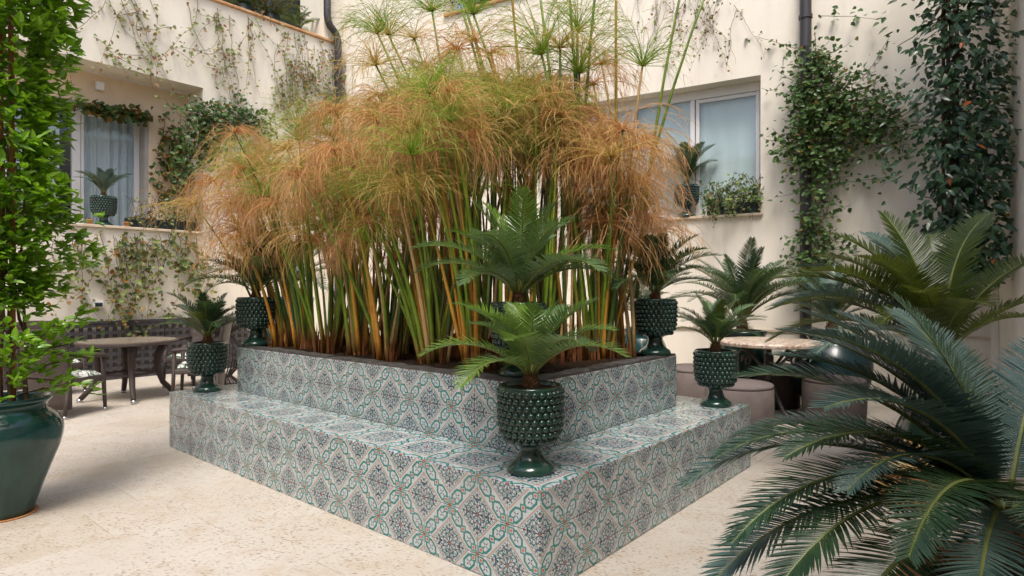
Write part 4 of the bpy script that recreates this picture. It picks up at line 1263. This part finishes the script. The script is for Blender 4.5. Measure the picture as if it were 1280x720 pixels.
# ------------------------------------------------------------------ plants on ledges
def trough(label, M0, I0, base, s0, s1, d0, d1, z, h_, n, N, seed, mats, trail, L=.07, dens=12):
    rs_ = random.Random(seed)
    o = thing('window_box', label, 'window box', base)
    m = MB(); T = Matrix.Translation(-base) @ M0
    m.box((s0, d0, z), (s1, d1, z + h_), T); soften(m.build('box', 'plastic_dark', o), .012)
    m = MB(); m.box((s0 + .02, d0 + .02, z + h_ - .02), (s1 - .02, d1 - .02, z + h_ + .004), T); m.build('soil', 'soil', o)
    ms, ml = MB(), {k: MB() for k in mats}
    for i in range(n):
        p = T @ V((rs_.uniform(s0, s1), rs_.uniform(d0, d1), z + h_))
        up = rs_.random() > trail
        pts = strand(rs_, p, rs_.randint(4, 9), V((rs_.uniform(-.6, .6), rs_.uniform(-.4, .4), 1 if up else .5)) + N * (.3 if up else 1.0), N, .35, .03 if up else .22, .06)
        ms.tube(pts, .0035, 4, False)
        for a, b_ in zip(pts, pts[1:]):
            k = dens * .06; c = int(k) + (rs_.random() < k - int(k))
            for _ in range(c): add_leaf(ml[rs_.choice(mats)], a.lerp(b_, rs_.random()) + V((rs_.uniform(-.03, .03), rs_.uniform(-.03, .03), rs_.uniform(-.03, .03))), V((rs_.uniform(-1, 1), rs_.uniform(-1, 1), rs_.uniform(-.8, .6))), N + V((0, 0, rs_.uniform(0, 1.2))), L * rs_.uniform(.6, 1.2), .55)
    ms.build('stems', 'twig', o)
    for k, m in ml.items():
        if m.v: tag(m.build('foliage', k, o), kind='stuff')
    return o
trough('dark window box with spindly plants in front of the curtained sliding pane', ML, None, WL(.2, -.2, LZ), -.02, .42, -.32, -.10, LZ + .046, .17, 24, LN, 1, ['vine_pale', 'vine_autumn'], .35, .055, 7)
trough('dark window box with reddish plants on the ledge end by the papyrus', ML, None, WL(.8, -.2, LZ), .47, 1.08, -.32, -.10, LZ + .046, .17, 46, LN, 2, ['vine_leaf', 'vine_autumn', 'vine_pale'], .3, .06, 14)
trough('dark window box with sparse plants beside the jasmine column', ML, None, WL(-1.4, -.2, LZ), -1.7, -.95, -.32, -.10, LZ + .046, .17, 26, LN, 3, ['vine_pale', 'vine_leaf'], .3, .055, 8)
trough('dark window box overflowing with green trailing plants on the wide window sill', MR, None, WR(8.0, -.1, RZ), 7.62, 8.34, -.17, .03, RZ + .042, .17, 110, RN, 4, ['vine_leaf', 'vine_leaf', 'vine_pale'], .45, .06, 18)
urn_cycad('little cycad in a woven-look green pot on the left window ledge', WL(-.33, -.26, LZ + .046), .52, 16, 71, False, ('cycad_blue', 'cycad_leaf'), 0, 4, group='cycads on window ledges', scale=1.08)
urn_cycad('upright cycad in green pot on the sill of the wide white window', WR(7.30, -.055, RZ + .042), .66, 16, 73, False, ('cycad_leaf',), 0, 3, group='cycads on window ledges', scale=1.1)
for s_, lab in ((-.60, 'tiny terracotta pot on the ledge below the sliding pane mullion'), (-.09, 'tiny terracotta pot between ledge urn and dark window box')):
    o = thing('flower_pot', lab, 'flower pot', WL(s_, .0, LZ + .045))
    m = MB(); m.lathe([(0, 0), (.03, 0), (.042, .06), (.046, .06), (.046, .075), (.04, .075), (.038, .06), (0, .058)], 16); m.build('pot', 'terracotta', o, True)
    m = MB()
    for k in range(7): add_leaf(m, V((0, 0, .06)), V((math.cos(k * .9), math.sin(k * .9), 1.2)), V((0, 0, 1)), .05, .4)
    m.build('leaves', 'vine_leaf', o)
# terrace greenery behind the copings
def tuft(label, base, n, h_, spread, seed, mats):
    rs_ = random.Random(seed); o = thing('terrace_plant', label, 'plant', base)
    m = MB(); m.lathe([(0, 0), (.14, 0), (.18, .3), (.165, .3), (.15, .26), (0, .25)], 20); m.build('pot', 'plastic_dark', o, True)
    ms = MB(); ml = MB()
    for i in range(n):
        a = rs_.uniform(0, 6.28); d = V((math.cos(a) * spread, math.sin(a) * spread, 1)); p = V((0, 0, .28)); pts = [p]
        for k in range(7):
            d = (d + V((rs_.uniform(-.2, .2), rs_.uniform(-.2, .2), -.16))).normalized(); p = p + d * (h_ / 7); pts.append(p)
            if rs_.random() < .7: add_leaf(ml, p, d + V((rs_.uniform(-1, 1), rs_.uniform(-1, 1), 0)), V((0, 0, 1)), .07, .4)
        ms.tube(pts, .005, 4, False)
    ms.build('stems', 'grass_green', o); tag(ml.build('foliage', mats, o), kind='stuff')
for k, (s_, lab) in enumerate(((.9, 'bushy terrace plant arching behind the terracotta coping'), (1.5, 'wiry grey-green plant behind the terracotta coping'), (2.1, 'reddish terrace bush behind the coping near the small cycad'), (2.65, 'dense terrace bush beside the small cycad'))):
    tuft(lab, WL(s_, -.43, 6.601), 60, .75, 1.0, 80 + k, 'vine_autumn' if k % 2 else 'vine_leaf')
big_cycad('small cycad on the terrace beside the corner downpipe', WL(3.25, -.42, 6.61), jar(.10, .14, .12, .22), 'pot_green', .55, ring(14, 91, 1, 5), ('cycad_fresh', 'cycad_leaf'), 91, stem=.06, group='cycads on window ledges')
for k, (t_, lab) in enumerate(((3.1, 'terrace plant with arching stems above the papyrus'), (3.8, 'leafy terrace plant behind the window wall coping'))):
    tuft(lab, WR(t_, -.38, 6.621), 50, .6, .9, 95 + k, 'vine_leaf')

# ------------------------------------------------------------------ wicker chairs and table
def make_chair():
    o = thing('wicker_chair', '', 'chair')
    def leg(x, y, dx, dy, top_):
        m = MB(); m.tube([V((x, y, top_)), V((x + dx * .35, y + dy * .35, top_ * .5)), V((x + dx, y + dy, .035))], [.027, .024, .019], 8)
        l = m.build('leg', 'wicker', o, True)
        m = MB(); m.tube([V((x + dx, y + dy, .036)), V((x + dx, y + dy, 0))], .020, 10); m.build('foot_cap', 'foot_cap', l, True)
    leg(-.25, .25, -.01, .02, .66); leg(.25, .25, .01, .02, .66); leg(-.25, -.24, -.01, -.05, .40); leg(.25, -.24, .01, -.05, .40)
    m = MB(); m.box((-.27, -.25, .35), (.27, .27, .425)); soften(m.build('seat', 'wicker', o), .02, 3)
    m = MB(); nx = 10
    for i in range(nx + 1):
        for j in range(nx + 1):
            u_, v_ = i / nx * 2 - 1, j / nx * 2 - 1
            e_ = (1 - abs(u_) ** 6) * (1 - abs(v_) ** 6)
            m.v.append((u_ * .24, v_ * .235 + .015, .43 + .055 * e_ ** .5))
    for i in range(nx):
        for j in range(nx): m.face((i*(nx+1)+j, (i+1)*(nx+1)+j, (i+1)*(nx+1)+j+1, i*(nx+1)+j+1))
    m.build('cushion', 'leaf_print', o, True)
    # curved woven back that comes down to the floor behind
    m = MB(); nx, nz = 12, 10
    for sd in (0, 1):
        for i in range(nx + 1):
            for j in range(nz + 1):
                f = i / nx * 2 - 1; z = .10 + .88 * j / nz
                w = .27 + .02 * j / nz
                y = -.25 - .10 * (j / nz) ** 1.5 + .05 * f * f - (.035 if sd else 0)
                m.v.append((f * w, y, z + (.02 * (1 - f * f) if j == nz else 0)))
    k = (nx + 1) * (nz + 1)
    for i in range(nx):
        for j in range(nz):
            a = i*(nz+1)+j; m.face((a, a+1, a+nz+2, a+nz+1)); m.face((k+a, k+a+nz+1, k+a+nz+2, k+a+1))
    for i in range(nx):
        a = i*(nz+1)+nz; m.face((a, k+a, k+a+nz+1, a+nz+1)); a = i*(nz+1); m.face((a, a+nz+1, k+a+nz+1, k+a))
    for j in range(nz):
        a = j; m.face((a, k+a, k+a+1, a+1)); a = nx*(nz+1)+j; m.face((a, a+1, k+a+1, k+a))
    m.build('backrest', 'wicker', o, True)
    for sx in (-1, 1):
        m = MB(); m.tube([V((sx * .26, -.30, .70)), V((sx * .285, -.1, .685)), V((sx * .285, .12, .672)), V((sx * .27, .24, .66)), V((sx * .255, .275, .645))], [.022, .026, .028, .026, .022], 8); m.build('armrest', 'wicker', o, True)
    return o
chair0 = make_chair()
def dup(root):
    r = root.copy(); col.objects.link(r)
    for ch in list(root.children):
        c = ch.copy(); col.objects.link(c); c.parent = r
        for g_ in ch.children:
            d = g_.copy(); col.objects.link(d); d.parent = c
    return r
for i, (x, y, fx, fy, lab) in enumerate(((-5.13, 7.08, .14, 1, 'brown wicker armchair with leaf-print cushion, its woven back towards the jasmine urn'),
        (-4.12, 8.12, -1, -.30, 'brown wicker armchair with leaf-print cushion beside the low bench urn'),
        (-6.25, 8.35, 1, -.25, 'brown wicker armchair beyond the table, half hidden by jasmine leaves'),
        (-4.75, 9.15, -.25, -1, 'brown wicker armchair between the table and the black lattice'))):
    c = chair0 if i == 0 else dup(chair0)
    c.location = (x, y, 0); c.rotation_euler = (0, 0, math.atan2(fy, fx) - math.pi / 2)
    c['label'] = lab; c['group'] = 'wicker armchairs round the table'
o = thing('wicker_table', 'round brown wicker table with inlaid top and curved splayed legs', 'table', (-5.05, 8.1, 0))
m = MB(); m.lathe([(0, .715), (.56, .715), (.585, .73), (.585, .752), (.56, .757)], 48); m.build('table_frame', 'wicker', o, False)
m = MB(); m.lathe([(.558, .752), (.558, .766), (0, .766)], 48); m.build('table_top', 'table_glass', o, False)
for k in range(4):
    a = R(38 + 90 * k); d = V((math.cos(a), math.sin(a), 0))
    m = MB(); m.tube([d * .42 + V((0, 0, .72)), d * .34 + V((0, 0, .55)), d * .33 + V((0, 0, .38)), d * .40 + V((0, 0, .18)), d * .52 + V((0, 0, .04))], [.06, .05, .042, .036, .032], 8)
    l = m.build('leg', 'wicker', o, True)
    m = MB(); m.tube([d * .52 + V((0, 0, .042)), d * .535 + V((0, 0, .0))], .033, 10); m.build('foot_cap', 'foot_cap', l, True)
m = MB(); m.tube([V((.34 * math.cos(R(38 + 90 * k)), .34 * math.sin(R(38 + 90 * k)), .33)) for k in range(4)], .016, 6, False, 0, True); m.build('stretcher', 'wicker', o)
# black lattice along the foot of the wall
def lattice(label, s0, n, rows):
    o = thing('lattice_panel', label, 'lattice', WL(s0, .10, 0), 0, 'black lattice panels along the wall')
    pitch, bar = .115, .054; T = Matrix.Translation(-WL(s0, .10, 0)) @ ML
    W_ = n * pitch + bar; H_ = rows * pitch + bar
    for i in range(n + 1):
        m = MB(); m.box((s0 + i * pitch, .06, .03), (s0 + i * pitch + bar, .085, .03 + H_), T); m.build('upright_slat', 'lattice_black', o)
    for j in range(rows + 1):
        m = MB(); m.box((s0, .0865, .03 + j * pitch), (s0 + W_, .11, .03 + j * pitch + bar), T); m.build('cross_slat', 'lattice_black', o)
    for za, zb in ((.03 + H_, .075 + H_), (0, .028)):
        m = MB(); m.box((s0 - .02, .05, za), (s0 + W_ + .02, .12, zb), T); soften(m.build('rail', 'lattice_black', o), .005)
for k in range(3):
    lattice(('black square-hole lattice panel behind the jasmine urn and far wicker chair', 'black square-hole lattice panel behind the wicker table', 'black square-hole lattice panel beside the wire stand')[k], -2.9 + k * 1.68, 14, 7)
# spotlight on the wall
o = thing('wall_spotlight', 'small white box spotlight on the wall below the ledge creeper', 'wall light', LP(121, 380, 0))
T = Matrix.Translation(-LP(121, 380, 0)); s_ = (LP(121, 380, 0) - L0).dot(LE); z_ = LP(121, 380, 0).z
m = MB(); m.box((s_ - .07, .001, z_ - .05), (s_ + .07, .09, z_ + .05), T @ ML); soften(m.build('housing', 'frame_white', o), .008)
m = MB(); m.box((s_ - .05, .091, z_ - .04), (s_ + .05, .096, z_ + .02), T @ ML); m.build('lens', 'plastic_dark', o)
# hourglass wire stand
o = thing('wire_stand', 'black wire hourglass stand beside the left end of the planter', 'wire stand', (-4.22, 9.0, 0))
wp = [(.27, 1.02), (.265, .96), (.235, .88), (.13, .80), (.10, .77), (.15, .71), (.215, .62), (.245, .50), (.24, .40), (.20, .28), (.12, .19), (.11, .16), (.19, .09), (.27, .02)]
for k in range(30):
    a = 6.2832 * k / 30
    m = MB(); m.tube([V((math.cos(a) * r_, math.sin(a) * r_, z)) for r_, z in wp], .0075, 5); m.build('wire', 'wire_black', o, True)
for r_, z in ((.27, 1.02), (.10, .77), (.11, .165), (.27, .012)):
    m = MB(); m.tube([V((math.cos(6.2832 * i / 28) * r_, math.sin(6.2832 * i / 28) * r_, z)) for i in range(28)], .011, 6, False, 0, True); m.build('hoop', 'wire_black', o, True)
m = MB(); m.lathe([(0, 1.022), (.262, 1.022), (.262, 1.035), (0, 1.035)], 32); m.build('top', 'wire_black', o)

# ------------------------------------------------------------------ stone table, poufs, jar
tc = V((2.86, 6.85, 0))
o = thing('stone_table', 'round stone-topped table on a scrolled wrought iron base', 'table', tc)
m = MB(); m.lathe([(0, .815), (.52, .815), (.545, .825), (.548, .85), (.54, .862), (.52, .868), (0, .868)], 56); m.build('table_top', 'mosaic', o, False)
m = MB(); m.lathe([(.03, .10), (.042, .14), (.03, .2), (.028, .55), (.05, .60), (.05, .70), (.03, .72), (.03, .814)], 14); m.build('column', 'iron', o, True)
for k in range(4):
    a = R(-62 + 90 * k); d = V((math.cos(a), math.sin(a), 0)); z_ = V((0, 0, 1))
    m = MB(); m.tube([d * .03 + z_ * .42, d * .10 + z_ * .28, d * .18 + z_ * .12, d * .27 + z_ * .03, d * .33 + z_ * .012, d * .37 + z_ * .02], [.02, .02, .02, .019, .018, .015], 8); m.build('leg', 'iron', o, True)
    m = MB(); m.tube([d * .04 + z_ * .50, d * .13 + z_ * .60, d * .22 + z_ * .68, d * .34 + z_ * .76, d * .43 + z_ * .81], .017, 8)
    br = m.build('bracket', 'iron', o, True)
    c = d * .34 + z_ * .66
    m = MB(); m.tube([c + (d * math.cos(t * .55) + z_ * math.sin(t * .55)) * (.085 - .0055 * t) for t in range(13)], .012, 7); m.build('scroll', 'iron', br, True)
def pouf(label, x, y, r_, h_, mat):
    o = thing('pouf', label, 'pouf', (x, y, 0), 0, 'round poufs at the stone table')
    m = MB(); m.lathe([(0, .0), (r_ * .93, .0), (r_ * .955, .012), (r_, h_ * .5), (r_ * .99, h_ - .045), (r_ * .97, h_ - .038)], 48); m.build('body', mat, o, True)
    m = MB(); m.lathe([(r_ * .965, h_ - .037), (r_ * .985, h_ - .030), (r_ * .985, h_ - .012), (r_ * .95, h_), (0, h_ + .004)], 48); m.build('seat', mat, o, True)
pouf('mauve-grey pouf tucked behind the far end of the tiled bench, before the table', 2.28, 6.18, .33, .50, 'pouf')
pouf('mauve-grey pouf by the wall behind the pine-cone urn on the bench end', 2.22, 7.42, .36, .50, 'pouf')
pouf('dark brown pouf under the stone table edge on the wall side', 3.22, 7.62, .33, .50, 'pouf_dark')
pouf('brown-grey pouf standing before the round dark blue pot', 3.40, 6.50, .31, .50, 'pouf_dark')
o = thing('jar', 'ochre and terracotta jar on the floor behind the glossy cycad fronds', 'jar', (2.62, 4.12, 0))
m = MB(); m.lathe([(0, 0), (.11, 0), (.15, .06), (.185, .16), (.19, .24), (.17, .32), (.13, .37), (.12, .40), (.135, .42), (.125, .425), (.11, .41), (.10, .36), (0, .34)], 36); m.build('body', 'ochre_glaze', o, True)
m = MB(); m.lathe([(.152, .055), (.118, .002)], 36); m.lathe([(.1905, .20), (.1925, .215), (.1925, .235), (.1905, .25)], 36); m.build('band', 'terracotta', o, True)
